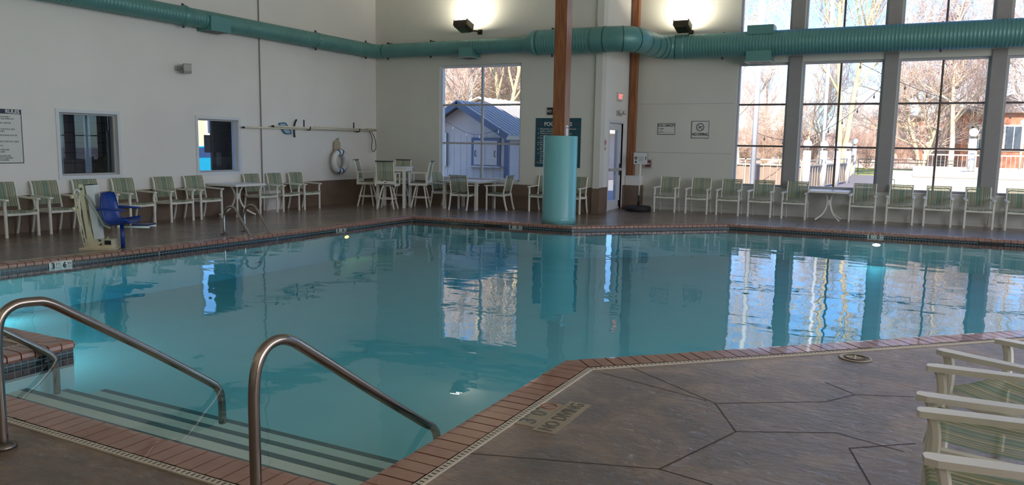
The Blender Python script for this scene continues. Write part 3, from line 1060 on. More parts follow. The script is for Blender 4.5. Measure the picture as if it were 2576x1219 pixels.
MB().sweep([(-8.80, 17.66, ZD), (-8.74, 17.66, ZD), (-8.44, 17.56, ZD + 0.01), (-8.38, 17.56, ZD + 0.01)], [RS + 0.006, RS + 0.006, RBIG + 0.006, RBIG + 0.006], 32).build('reducer', 'duct_teal', db)
p, r = ribbed([(-8.38, 17.56, ZD + 0.01), (-6.95, 17.56, ZD + 0.01)], RBIG)
MB().sweep(p, r, 32).build('duct_section', 'duct_teal', db)
for xx in (-13.0, -11.6, -8.0):
    rr_ = RS if xx < -9 else RBIG
    yy = 17.66 if xx < -9 else 17.56
    for sgn in (1, -1):
        MB().cbox((xx, yy, ZD + sgn * (rr_ + 0.02)), (0.04, 0.03, 0.06)).build('bracket', 'dark_grey', db)
    MB().box(xx - 0.015, xx + 0.015, yy, YB, ZD + rr_ + 0.02, ZD + rr_ + 0.04).build('hanger', 'dark_grey', db)
rg = MB().box(-10.60, -10.20, 17.44, 17.86, ZD - 0.27, ZD - 0.02).build('register_box', 'duct_teal', db)
MB().box(-10.62, -10.18, 17.42, 17.88, ZD - 0.285, ZD - 0.27).build('register_flange', 'grey_plastic', rg)
MB().box(-10.56, -10.24, 17.48, 17.82, ZD - 0.288, ZD - 0.284).build('grille', 'black', rg)
eb = [(-6.95, 17.56, ZD + 0.01), (-6.62, 17.56, ZD + 0.01), (-6.30, 17.60, ZD + 0.01), (-6.10, 17.74, ZD + 0.015), (-5.98, 17.98, ZD + 0.02), (-5.95, 18.35, ZD + 0.025), (-5.95, 18.85, ZD + 0.03), (-5.92, 19.25, ZD + 0.035), (-5.82, 19.50, ZD + 0.04), (-5.62, 19.68, ZD + 0.04), (-5.30, 19.74, ZD + 0.04)]
ebs = arc(eb, 4)
nseg = len(ebs)
MB().sweep(ebs, RBIG + 0.002, 32).build('elbow', 'duct_teal', db)
for idx in (4, 9, 14, 19, 24, 29, 33, 37):
    a, b = ebs[idx - 1], ebs[idx + 1]
    d = (b - a).normalized()
    MB().sweep([ebs[idx] - d * 0.012, ebs[idx] + d * 0.012], RBIG + 0.008, 32, caps=False).build('seam', 'duct_seam', db)
drt = thing('spiral_duct', 'wide teal spiral duct running along the window wall', 'duct', (0, 0, 0), 0, 'teal spiral air ducts')
YDR = 19.74
p, r = ribbed([(-5.30, YDR, ZD + 0.04), (XE - 0.02, YDR, ZD + 0.04)], RBIG)
MB().sweep(p, r, 32).build('duct_section', 'duct_teal', drt)
for xx in (-4.35, 0.4, 5.0):
    MB().cbox((xx, YDR, ZD + 0.04 - RBIG - 0.02), (0.05, 0.03, 0.06)).build('bracket', 'dark_grey', drt)
    MB().box(xx - 0.015, xx + 0.015, YDR, YR, ZD + 0.04 + RBIG + 0.0, ZD + 0.04 + RBIG + 0.02).build('hanger', 'dark_grey', drt)
MB().box(-3.74, -3.13, YDR - 0.24, YDR + 0.24, ZD + 0.24, ZD + 0.45).build('damper_box', 'duct_teal', drt)
rg = MB().box(-3.74, -3.15, YDR - 0.24, YDR + 0.24, ZD - 0.40, ZD - 0.15).build('register_box', 'duct_teal', drt)
MB().box(-3.77, -3.12, YDR - 0.27, YDR + 0.27, ZD - 0.415, ZD - 0.40).build('register_flange', 'grey_plastic', rg)
for q in (-3.70, -3.43):
    MB().box(q, q + 0.245, YDR - 0.21, YDR + 0.21, ZD - 0.418, ZD - 0.414).build('grille', 'black', rg)

# ------------------------------------------------------------------ WALL LAMPS
def flood(loc, wall_y, mount_x, label, watt):
    root = thing('flood_lamp', label, 'lamp', loc, 0, 'bronze uplight flood lamps')
    T = Matrix.Rotation(math.radians(-16), 4, 'X') @ Matrix.Scale(1.15, 4)
    MB().prism([(-0.17, 0.0), (-0.17, -0.13), (-0.13, -0.185), (0.13, -0.185), (0.17, -0.13), (0.17, 0.0)], -0.16, 0.16, T).build('housing', 'bronze', root)
    MB().box(-0.155, 0.155, -0.145, 0.145, 0.0, 0.004, T).build('lens', 'led', root)
    for k in range(7):
        MB().cbox((-0.135 + k * 0.045, -0.163, -0.012), (0.026, 0.008, 0.030), T).build('led_window', 'led', root)
    dx = mount_x - loc[0]
    MB().sweep(arc([(0.02, 0.05, -0.18), (dx * 0.5, 0.12, -0.22), (dx, 0.22, -0.20), (dx, wall_y - loc[1] - 0.03, -0.20)], 4), 0.022, 10).build('arm', 'bronze', root)
    MB().cbox((dx, wall_y - loc[1] - 0.02, -0.20), (0.12, 0.04, 0.12)).build('mount', 'bronze', root)
    l = bpy.data.lights.new('lamp_glow', 'AREA'); l.shape = 'RECTANGLE'; l.size = 0.28; l.size_y = 0.26; l.energy = watt; l.color = (1.0, 0.93, 0.74)
    lo = bpy.data.objects.new('lamp_glow', l); COL.objects.link(lo); lo.parent = root
    lo.location = (0, 0, 0.02); lo.rotation_euler = Vector((0, 0.35, 0.94)).to_track_quat('-Z', 'Y').to_euler()
    return root
pm('bronze', S(70, 62, 50), 0.4, metal=0.5)
flood((-10.42, 17.40, 4.74), YB, -10.22, 'bronze flood lamp throwing light up the wall above the back window', 32)
flood((-5.36, 19.66, 4.78), YR, -5.26, 'bronze flood lamp throwing light up the wall left of the window wall', 32)
# unseen lamps added behind the camera to fill the hall with light
for (lx, ly, wy, wh) in ((4.0, -4.5, YF, 'right'), (-3.0, -4.5, YF, 'middle'), (-10.0, -4.5, YF, 'left')):
    root = flood((lx, ly, 4.75), 2 * ly - wy, lx, 'bronze flood lamp on the wall behind the camera, %s of three' % wh, 60)
    root.rotation_euler = (0, 0, PI)

# wall speaker on the left wall
sp = thing('wall_speaker', 'small rounded grey loudspeaker on the left wall under the duct', 'speaker', (XL, 11.2, 3.09))
MB().cbox((0.015, 0, 0), (0.03, 0.09, 0.09)).build('mount', 'grey_plastic', sp)
MB().sweep([(0.03, 0, 0), (0.10, 0.05, 0.0)], 0.02, 10).build('arm', 'grey_plastic', sp)
Ms = Matrix.Translation((0.20, 0.12, 0)) @ Matrix.Rotation(math.radians(-38), 4, 'Z')
MB().bar(arc2([(-0.15, -0.085), (-0.17, 0.0), (-0.15, 0.085)], 3), 0.20, 0.02).v
body = MB()
pf = [(-0.155, -0.06), (-0.12, -0.095), (0.12, -0.095), (0.155, -0.06), (0.155, 0.06), (0.12, 0.095), (-0.12, 0.095), (-0.155, 0.06)]
body.prism(pf, -0.08, 0.07, Ms)
body.build('cabinet', 'grey_plastic', sp)
MB().prism([(x * 0.93, z * 0.9) for x, z in pf], -0.09, -0.08, Ms).build('grille', 'grey_mesh', sp)

# exit sign and emergency light over the alcove door
ex = thing('exit_sign', 'small exit sign with glowing red letters above the alcove door', 'sign', (XD, 19.05, 2.91))
MB().box(0, 0.06, -0.19, 0.19, -0.11, 0.11).build('housing', 'exit_white', ex)
lettering('EXIT', 0.17, ex, (0.0615, 0, 0), FACE_PX, 'exit_glow', sx=0.85, bold=0.004)
em = thing('emergency_light', 'twin head emergency light over the alcove door', 'lamp', (XD, 19.08, 2.50))
MB().box(0, 0.07, -0.16, 0.16, -0.06, 0.06).build('housing', 'grey_plastic', em)
for s in (-1, 1):
    MB().lathe([(0.03, 0), (0.06, 0.05), (0.062, 0.08), (0.0, 0.085)], 16, M=Matrix.Translation((0.07, s * 0.15, 0.02)) @ Matrix.Rotation(PI / 2, 4, 'Y')).build('lamp_head', 'exit_white', em)

# ------------------------------------------------------------------ SIGNS
def board(name, label, w, h, loc, rot, mat='sign_white', border=None, t=0.012, cat='sign'):
    o = MB().box(-w / 2, w / 2, -h / 2, h / 2, 0, t).build(name, mat, None, loc, rot)
    tag(o, label, cat)
    if border:
        e = 0.012
        m = MB().box(-w / 2, w / 2, h / 2 - e, h / 2, t, t + 0.0015).box(-w / 2, w / 2, -h / 2, -h / 2 + e, t, t + 0.0015)
        m.box(-w / 2, -w / 2 + e, -h / 2 + e, h / 2 - e, t, t + 0.0015).box(w / 2 - e, w / 2, -h / 2 + e, h / 2 - e, t, t + 0.0015)
        m.build('border', border, o)
    return o
o = board('rules_sign', 'white pool rules board with dark blue header at the left frame edge', 0.80, 0.91, (XL, 7.60, 1.645), FACE_PX, border='ink')
MB().box(-0.40, 0.40, 0.375, 0.455, 0.012, 0.0145).build('header', 'sign_navy', o)
lettering('POOL', 0.085, o, (-0.10, 0.413, 0.0165), (0, 0, 0), 'sign_white', 'RIGHT', bold=0.003)
lettering('RULES', 0.085, o, (0.37, 0.413, 0.0165), (0, 0, 0), 'sign_white', 'RIGHT', bold=0.003)
RL = ['DO NOT USE THE POOL IF YOU HAVE A', 'COMMUNICABLE DISEASE OR AN OPEN CUT', '', 'DO NOT BRING FOOD, DRINK, GUM OR', 'TOBACCO INTO THE POOL', '', 'SHOWER BEFORE ENTERING THE POOL AND', 'AFTER USE OF TOILET FACILITIES', '', 'DO NOT RUN OR ENGAGE IN ROUGH PLAY IN', 'THE POOL', '', 'DO NOT BRING ANIMALS INTO THE POOL AREA', '', 'GLASS ON THE POOL DECK IS', '', 'GLASS AND SHATTERABLE ITEMS ARE', 'PROHIBITED IN THE POOL AREA', '', 'NON TOILET TRAINED CHILDREN ARE', 'ALLOWED IN THE POOL, THE CHILDREN', 'REQUIRED TO WEAR SWIM DIAPERS']
for k, s in enumerate(RL):
    if s: lettering(s, 0.034, o, (-0.36, 0.325 - k * 0.0345, 0.014), (0, 0, 0), 'ink', 'LEFT', sx=0.92)

o = board('no_smoking_sign', 'black NO SMOKING sign partly hidden by the timber post', 0.56, 0.20, (-7.98, YB, 2.50), FACE_MY, 'black', border='frame_grey')
lettering('NO SMOKING', 0.10, o, (0, 0, 0.014), (0, 0, 0), 'sign_white', sx=0.9, bold=0.001)
o = board('pool_rules_sign', 'large dark teal pool rules board behind the round column', 1.24, 1.23, (-7.94, YB, 1.715), FACE_MY, 'sign_teal')
lettering('POOL RULES', 0.135, o, (0, 0.46, 0.014), (0, 0, 0), 'sign_white', bold=0.003)
MB().box(-0.58, -0.45, 0.455, 0.463, 0.012, 0.0135).box(0.45, 0.58, 0.455, 0.463, 0.012, 0.0135).build('rule_line', 'sign_red', o)
PR = ['1. All persons using the pool must shower', '    before entering the pool area', '2. Tobacco is not allowed in the pool', '    or on the deck', '3. Running and rough play', '    is not permitted', '4. Pets are not allowed', '5. Please use the trash cans', '    provided', '6. All children must be', '    with an adult', '7. The pool is closed', '    when the lights', '    are off and the', '    doors are locked', '8. Diving is prohibited']
for k, s in enumerate(PR):
    lettering(s, 0.062, o, (-0.56, 0.345 - k * 0.057, 0.014), (0, 0, 0), 'sign_white', 'LEFT')
o = board('pool_capacity_sign', 'white POOL CAPACITY sign on the window wall', 0.47, 0.295, (-5.81, YR, 2.13), FACE_MY, border='ink')
lettering('POOL CAPACITY', 0.085, o, (0, 0.085, 0.014), (0, 0, 0), 'ink', sx=0.72, bold=0.002)
lettering('NUMBER', 0.034, o, (-0.20, 0.005, 0.014), (0, 0, 0), 'ink', 'LEFT')
lettering('OF', 0.034, o, (-0.15, -0.035, 0.014), (0, 0, 0), 'ink', 'LEFT')
lettering('PERSONS', 0.034, o, (-0.20, -0.085, 0.014), (0, 0, 0), 'ink', 'LEFT')
MB().box(-0.03, 0.19, -0.105, -0.101, 0.012, 0.0135).build('rule_line', 'ink', o)
o = board('no_diving_sign', 'square white NO DIVING sign with a diver symbol on the window wall', 0.46, 0.445, (-4.915, YR, 2.118), FACE_MY, border='ink')
lettering('NO DIVING', 0.10, o, (0, -0.125, 0.014), (0, 0, 0), 'ink', sx=0.78, bold=0.003)
Mt = Matrix.Translation((0, 0.06, 0.013))
MB().torus(0.095, 0.008, 32, 6, Mt).build('prohibition_ring', 'ink', o)
MB().cbox((0, 0, 0), (0.185, 0.012, 0.003), Mt @ Matrix.Rotation(-PI / 4, 4, 'Z')).build('prohibition_bar', 'ink', o)
MB().cbox((-0.01, 0.0, 0), (0.09, 0.014, 0.002), Mt @ Matrix.Rotation(0.5, 4, 'Z')).cbox((0.045, 0.02, 0), (0.024, 0.024, 0.002), Mt).cbox((-0.03, -0.03, 0), (0.06, 0.010, 0.002), Mt @ Matrix.Rotation(-0.4, 4, 'Z')).build('diver_mark', 'ink', o)
o = board('no_smoking_notice', 'small no smoking notice on the wall edge left of the alcove door', 0.15, 0.32, (XD, 18.17, 1.69), FACE_PX, border=None, t=0.006)
Mt = Matrix.Translation((0, 0.05, 0.007))
MB().torus(0.055, 0.007, 24, 6, Mt).cbox((0, 0, 0), (0.10, 0.009, 0.003), Mt @ Matrix.Rotation(-PI / 4, 4, 'Z')).build('prohibition_ring', 'sign_red', o)
MB().cbox((0, 0, 0), (0.07, 0.012, 0.002), Mt).build('cigarette_mark', 'ink', o)
lettering('NO', 0.04, o, (0, -0.075, 0.007), (0, 0, 0), 'ink')
lettering('SMOKING', 0.03, o, (0, -0.115, 0.007), (0, 0, 0), 'ink', sx=0.8)

ss = thing('stand_sign', 'white notice on a pole with a black weighted base in the alcove', 'sign', (-6.21, 19.25, 0), 0)
MB().lathe([(0.31, 0.0), (0.33, 0.03), (0.33, 0.10), (0.30, 0.13), (0.08, 0.14), (0.0, 0.14)], 32).build('base', 'black_rubber', ss)
MB().sweep([(0, 0, 0.13), (0, 0, 0.40)], 0.028, 14).build('socket', 'black', ss)
MB().sweep([(0, 0, 0.40), (0.02, 0, 1.22)], 0.019, 12).build('pole', 'white_metal', ss)
bd = MB().box(-0.17, 0.20, -0.012, 0.0, 1.20, 1.50).build('panel', 'sign_white', ss)
MB().box(-0.175, 0.205, -0.011, 0.003, 1.195, 1.20).box(-0.175, 0.205, -0.011, 0.003, 1.50, 1.505).box(-0.175, -0.17, -0.011, 0.003, 1.20, 1.50).box(0.20, 0.205, -0.011, 0.003, 1.20, 1.50).build('panel_frame', 'dark_grey', bd)
MB().box(-0.08, 0.12, -0.014, -0.012, 1.24, 1.45).build('notice', 'panel_white', bd)
Mt = Matrix.Translation((-0.11, -0.013, 1.36)) @ Matrix.Rotation(PI / 2, 4, 'X')
MB().torus(0.028, 0.010, 20, 6, Mt).cbox((-0.11, -0.013, 1.26), (0.045, 0.003, 0.05)).cbox((0.155, -0.013, 1.36), (0.02, 0.003, 0.07)).build('printed_mark', 'ink', bd)
for k in range(4):
    MB().cbox((0.02, -0.0148, 1.40 - k * 0.035), (0.14, 0.001, 0.008)).build('text_line', 'ink_grey', bd)
pu = thing('call_station', 'small wall call box with a dark red face behind the stand sign', 'call box', (-6.26, YR, 1.205))
MB().box(-0.105, 0.105, -0.05, 0.0, -0.12, 0.12).build('housing', 'grey_plastic', pu)
MB().box(-0.075, 0.075, -0.056, -0.05, -0.09, 0.09).build('face', 'call_red', pu) if 'call_red' in MATS else None
pm('call_red', S(120, 60, 66), 0.5)
MB().box(-0.075, 0.075, -0.056, -0.05, -0.09, 0.09).build('face', 'call_red', pu)
MB().cbox((0, -0.060, 0.0), (0.10, 0.010, 0.03)).build('handle', 'exit_white', pu)

# ------------------------------------------------------------------ POLES, RING, HOOKS ON THE LEFT WALL
def onwall(y, z, d=0.06):
    return (XL + d, y, z)
for (y, lb) in ((14.95, 'black pole hook left of the life ring'), (16.90, 'black pole hook right of the life ring')):
    hk = thing('pole_hook', lb, 'hook', (XL, y, 1.96), 0, 'black hooks carrying the pool poles')
    MB().box(0, 0.012, -0.018, 0.018, -0.01, 0.215).build('strap', 'black', hk)
    MB().bar([(0, 0)], 0.02, 0.02).v
    MB().sweep(arc([(0.006, 0.0, -0.02), (0.10, 0.02, -0.035), (0.17, 0.03, -0.03), (0.19, 0.03, 0.05)], 4), 0.014, 8).build('prong', 'black', hk)
pA = thing('telescopic_pole', 'white telescopic pole with a blue leaf skimmer net on the hooks', 'pole', (XL, 13.0, 1.94))
MB().sweep([(0.10, -0.10, -0.005), (0.10, 4.6, 0.020)], 0.020, 10).build('shaft', 'pole_ivory', pA)
MB().sweep([(0.10, -0.16, -0.005), (0.10, -0.10, -0.005)], 0.022, 10).build('grip', 'black', pA)
pB = thing('telescopic_pole', 'white telescopic pole with a dark end cap in front of the net', 'pole', (XL, 13.75, 1.985))
MB().sweep([(0.165, 0.0, 0.0), (0.165, 3.3, -0.028)], 0.021, 10).build('shaft', 'pole_ivory', pB)
MB().sweep([(0.165, -0.06, 0.0), (0.165, 0.0, 0.0)], 0.023, 10).build('cap', 'black', pB)
nt = thing('skimmer_net', 'blue framed leaf skimmer net clipped behind the poles', 'net', (XL + 0.045, 14.25, 1.955))
oc = arc([(0, -0.22, 0.10), (0, 0.0, 0.12), (0, 0.10, 0.02), (0, 0.20, -0.10), (0, 0.18, -0.13), (0, 0.0, -0.125), (0, -0.10, -0.03), (0, -0.22, 0.10)], 5)
MB().sweep(oc, 0.012, 8, caps=False).build('frame', 'net_frame', nt)
m = MB(); k = len(oc) - 1
m._add([(p_.x + 0.0, p_.y, p_.z) for p_ in oc[:-1]] + [(-0.02, 0, 0)], [(i, (i + 1) % k, k) for i in range(k)])
m.build('mesh', 'net_blue', nt)
bs = thing('pool_brush', 'curved black brush hanging between the net and the hook', 'brush', (XL + 0.05, 14.57, 1.955))
MB().sweep(arc([(0, 0.07, 0.215), (0.0, 0.01, 0.12), (0, -0.015, 0.0), (0, -0.015, -0.12), (0, 0.0, -0.215)], 4), 0.020, 8).build('bristle_bar', 'black', bs)
pC = thing('rescue_hook_pole', 'rescue pole with a dark looped hook at the room corner', 'pole', (XL, 15.4, 1.955))
MB().sweep([(0.05, -0.1, 0.012 + 0.045), (0.06, 1.95, 0.045)], 0.016, 10).build('shaft', 'pole_ivory', pC)
MB().sweep(arc([(0.10, 1.95, 0.045), (0.11, 2.05, 0.0), (0.12, 2.16, -0.22), (0.12, 2.12, -0.45), (0.12, 2.17, -0.55), (0.12, 2.25, -0.56), (0.12, 2.33, -0.45), (0.12, 2.28, -0.20), (0.11, 2.12, 0.0), (0.10, 1.98, 0.045)], 5), 0.010, 8).build('hook_loop', 'rope_dark', pC)
MB().sweep([(0.10, 1.95, 0.045), (0.10, 2.36, 0.035)], 0.03, 8).build('handle', 'rope', pC)
rh = thing('coiled_rope', 'coil of pale rescue rope hanging on a hook above the life ring', 'rope', (XL + 0.06, 16.10, 1.72))
MB().sweep(arc([(-0.06, 0.06, 0.0), (0.02, 0.06, 0.0), (0.03, 0.06, 0.04)], 3), 0.008, 8).build('hook', 'dark_grey', rh)
for k in range(9):
    a = -0.10 + k * 0.022
    MB().sweep(arc([(0.01 + 0.003 * k, 0.05, -0.02), (0.012, 0.05 + a - 0.02, -0.08), (0.012, a * 1.15 + 0.03, -0.24), (0.012, a * 1.0 + 0.03, -0.36), (0.014, a + 0.06, -0.30), (0.016, a * 0.9 + 0.07, -0.12), (0.012, 0.055, -0.02)], 4), 0.011, 6).build('rope_strand', 'rope', rh)
rg = thing('life_ring', 'white life ring with blue bands hanging on the left wall', 'life ring', (XL + 0.15, 16.13, 1.125))
Mr = Matrix.Rotation(PI / 2, 4, 'Y')
MB().torus(0.245, 0.075, 40, 14, Mr).build('ring', 'ring_white', rg)
for ca in (PI, 0.0):
    for dd in (-0.28, 0.28):
        a0 = ca + dd
        MB().torus(0.245, 0.079, 3, 14, Mr, a0 - 0.09, a0 + 0.09).build('band', 'ring_blue', rg)
MB().torus(0.34, 0.010, 40, 6, Mr).build('grab_rope', 'rope', rg)

# ------------------------------------------------------------------ CHAIRS
def make_chair():
    root = thing('sling_armchair', '', 'chair')
    for s in (-1, 1):
        x = s * 0.265
        MB().bar(arc2([(-0.265, 0.0), (-0.265, 0.20), (-0.265, 0.40), (-0.260, 0.50), (-0.268, 0.57), (-0.282, 0.612)], 3), 0.045, 0.042, x).build('leg', 'white_metal', root)
        MB().bar(arc2([(0.19, 0.42), (0.21, 0.28), (0.245, 0.12), (0.285, 0.0)], 3), 0.036, 0.044, x * 0.93).build('leg', 'white_metal', root)
        MB().bar(arc2([(0.165, 0.36), (0.195, 0.50), (0.225, 0.66), (0.25, 0.80), (0.275, 0.86), (0.285, 0.875)], 3), 0.030, 0.036, s * 0.238).build('back_post', 'white_metal', root)
        MB().bar([(-0.25, 0.385), (0.0, 0.375), (0.18, 0.37)], 0.030, 0.048, s * 0.262).build('side_rail', 'white_metal', root)
        # flat arm with a wider front
        m = MB()
        t0, t1 = 0.612, 0.638
        outl = [(-0.325, 0.0), (-0.335, 0.02), (-0.33, 0.06), (-0.29, 0.075), (-0.10, 0.072), (0.12, 0.058), (0.235, 0.045), (0.235, 0.008), (0.05, 0.0)]
        poly = [(s * (0.228 + d), y) for (y, d) in outl]
        n_ = len(poly)
        zz = lambda y, t: t + 0.010 * (y / 0.33)
        vs_ = [(px_, py_, zz(py_, t0)) for px_, py_ in poly] + [(px_, py_, zz(py_, t1)) for px_, py_ in poly]
        top = tuple(range(n_, 2 * n_)); bot = tuple(range(n_))[::-1]
        if s < 0: top, bot = top, bot
        m._add(vs_, [top, bot] + [(i, (i + 1) % n_, (i + 1) % n_ + n_, i + n_) for i in range(n_)])
        m.build('arm', 'white_metal', root)
    MB().box(-0.243, 0.243, -0.285, -0.255, 0.355, 0.405).build('front_rail', 'white_metal', root)
    br_ = MB().box(-0.225, 0.225, 0.172, 0.196, 0.352, 0.405).build('back_rail', 'white_metal', root)
    MB().cbox((0, 0.197, 0.38), (0.05, 0.004, 0.014)).build('badge', 'dark_grey', br_)
    # slings
    m = MB(); U = 6
    prof = arc2([(-0.292, 0.402), (-0.29, 0.428), (-0.26, 0.436), (-0.12, 0.420), (0.05, 0.412), (0.15, 0.412)], 3)
    def strip(m, prof, hw, sag):
        k = len(prof)
        vs_ = []
        for (y, z) in prof:
            for u in range(U + 1):
                f = u / U * 2 - 1
                vs_.append((hw * f, y, z - sag * (1 - f * f)))
        fs_ = []
        for i in range(k - 1):
            for u in range(U):
                fs_.append((i * (U + 1) + u, i * (U + 1) + u + 1, (i + 1) * (U + 1) + u + 1, (i + 1) * (U + 1) + u))
        m._add(vs_, fs_, True)
    strip(m, prof, 0.247, 0.012)
    m.build('seat_sling', 'sling', root)
    m = MB()
    bp_ = arc2([(0.180, 0.475), (0.199, 0.56), (0.222, 0.68), (0.246, 0.80), (0.268, 0.866), (0.290, 0.882), (0.302, 0.862)], 3)
    k = len(bp_); vs_, fs_ = [], []
    for (y, z) in bp_:
        for u in range(U + 1):
            f = u / U * 2 - 1
            vs_.append((0.236 * f, y + 0.012 * (1 - f * f), z))
    for i in range(k - 1):
        for u in range(U):
            fs_.append((i * (U + 1) + u, i * (U + 1) + u + 1, (i + 1) * (U + 1) + u + 1, (i + 1) * (U + 1) + u))
    m._add(vs_, fs_, True)
    m.build('back_sling', 'sling', root)
    # curved bar behind the sling
    MB().sweep(arc([(-0.225, 0.245, 0.76), (-0.21, 0.262, 0.815), (-0.15, 0.275, 0.832), (0.0, 0.285, 0.825), (0.15, 0.275, 0.832), (0.21, 0.262, 0.815), (0.225, 0.245, 0.76)], 3), 0.011, 8).build('back_bar', 'mullion_grey', root)
    return root
chair0 = make_chair()
_first = [True]
def chair(x, y, rz, label, group, z=0.0):
    o = chair0 if _first[0] else copy_tree(chair0)
    _first[0] = False
    o.location = (x, y, z)
    o.rotation_euler = (0, 0, rz)
    o['label'] = label
    o['group'] = group
    return o
G1 = 'armchairs in the row along the left wall'
XLC = -13.255
for y, lb in ((7.55, 'green striped armchair at the left frame edge below the pool rules board'),
              (8.29, 'green striped armchair second from the left frame edge, left of the window'),
              (9.02, 'green striped armchair directly behind the pool lift'),
              (9.80, 'green striped armchair just right of the blue lift seat'),
              (10.71, 'green striped armchair second to the left of the left wall table'),
              (11.45, 'green striped armchair touching the left side of the left wall table'),
              (13.08, 'green striped armchair touching the right side of the left wall table'),
              (13.79, 'green striped armchair in the middle of the three right of the wall table'),
              (14.51, 'green striped armchair at the far end of the left wall row')):
    chair(XLC + random.uniform(-0.01, 0.02), y, PI / 2 + random.uniform(-0.03, 0.03), lb, G1)
G2 = 'armchairs in the row under the window wall'
for x, y, lb in ((-5.55, 19.58, 'green striped armchair beside the stand sign, first of the window wall row'),
                 (-4.73, 19.58, 'green striped armchair below the NO DIVING sign'),
                 (-3.97, 19.63, 'green striped armchair overlapping the left edge of the first tall window'),
                 (-3.20, 19.64, 'green striped armchair in front of the fence screen, second left of the window table'),
                 (-2.40, 19.60, 'green striped armchair just left of the window wall table'),
                 (-0.92, 19.70, 'green striped armchair just right of the window wall table'),
                 (-0.15, 19.74, 'green striped armchair second to the right of the window wall table'),
                 (0.61, 19.76, 'green striped armchair third to the right of the window wall table'),
                 (1.39, 19.78, 'green striped armchair in front of the last mullion, second from the right edge'),
                 (2.16, 19.78, 'green striped armchair cut by the right frame edge under the windows')):
    chair(x, y, random.uniform(-0.03, 0.03), lb, G2)
G3 = 'armchairs around the low square table'
chair(-10.84, 17.16, PI / 2 - 0.12, 'bluish lit armchair left of the low square table under the back window', G3)
chair(-9.95, 16.64, PI + 0.05, 'armchair with its back to the pool in front of the low square table', G3)
chair(-9.24, 17.30, -PI / 2 + 0.1, 'armchair right of the low square table under the back window', G3)
G4 = 'armchairs by the round column'
chair(-8.17, 17.60, 0.0, 'armchair half hidden by the left side of the teal column', G4)
chair(-7.33, 17.58, 0.0, 'armchair half hidden by the right side of the teal column', G4)
G5 = 'armchairs in the right foreground'
for x, y, rz, lb in ((0.623, 4.562, -PI / 2 - 0.60, 'turned armchair at the right frame edge nearest the pool coping'),
                     (0.448, 3.865, -PI / 2 - 0.09, 'middle armchair of the right foreground row'),
                     (0.435, 3.150, -PI / 2 + 0.03, 'nearest armchair in the bottom right corner')):
    chair(x, y, rz, lb, G5)

# ------------------------------------------------------------------ TABLES
def cafe_table(x, y, label, rz=0.0):
    root = thing('cafe_table', label, 'table', (x, y, 0), rz, 'small square pedestal tables by the walls')
    MB().box(-0.43, 0.43, -0.43, 0.43, 0.685, 0.705).build('table_top', 'table_white', root)
    MB().box(-0.435, 0.435, -0.435, 0.435, 0.66, 0.685).build('top_rim', 'white_metal', root)
    for k in range(4):
        a = k * PI / 2 + PI / 4
        pts = arc([(0.14, 0, 0.66), (0.075, 0, 0.56), (0.05, 0, 0.44), (0.07, 0, 0.30), (0.15, 0, 0.16), (0.27, 0, 0.07), (0.38, 0, 0.015)], 3)
        R_ = Matrix.Rotation(a, 3, 'Z')
        MB().sweep([R_ @ p_ for p_ in pts], 0.021, 10).build('leg', 'white_metal', root)
    MB().lathe([(0.055, 0.36), (0.062, 0.37), (0.062, 0.48), (0.055, 0.49)], 16).build('hub_ring', 'white_metal', root)
    return root
cafe_table(-13.11, 12.27, 'square white pedestal table between the left wall armchairs')
cafe_table(-1.66, 19.62, 'square white pedestal table between the window wall armchairs')
dt = thing('dining_table', 'low square white table under the back window', 'table', (-10.05, 17.13, 0))
MB().box(-0.53, 0.53, -0.53, 0.53, 0.70, 0.72).build('table_top', 'table_white', dt)
MB().box(-0.50, 0.50, -0.50, -0.475, 0.668, 0.70).box(-0.50, 0.50, 0.475, 0.50, 0.668, 0.70).box(-0.50, -0.475, -0.475, 0.475, 0.668, 0.70).box(0.475, 0.50, -0.475, 0.475, 0.668, 0.70).build('apron', 'white_metal', dt)
for sx in (-1, 1):
    for sy in (-1, 1):
        MB().cbox((sx * 0.465, sy * 0.465, 0.35), (0.065, 0.065, 0.70)).build('leg', 'white_metal', dt)
bt_c = Vector((-11.85, 16.35))
th = math.radians(22)
bt = thing('bar_table', 'tall square white bar table in the room corner', 'table', (bt_c.x, bt_c.y, 0), th)
MB().box(-0.42, 0.42, -0.42, 0.42, 1.01, 1.035).build('table_top', 'table_white', bt)
MB().box(-0.39, 0.39, -0.39, -0.365, 0.93, 1.01).box(-0.39, 0.39, 0.365, 0.39, 0.93, 1.01).box(-0.39, -0.365, -0.365, 0.365, 0.93, 1.01).box(0.365, 0.39, -0.365, 0.365, 0.93, 1.01).build('apron', 'white_metal', bt)
for sx in (-1, 1):
    for sy in (-1, 1):
        MB().cbox((sx * 0.34, sy * 0.34, 0.465), (0.07, 0.07, 0.93)).build('leg', 'white_metal', bt)
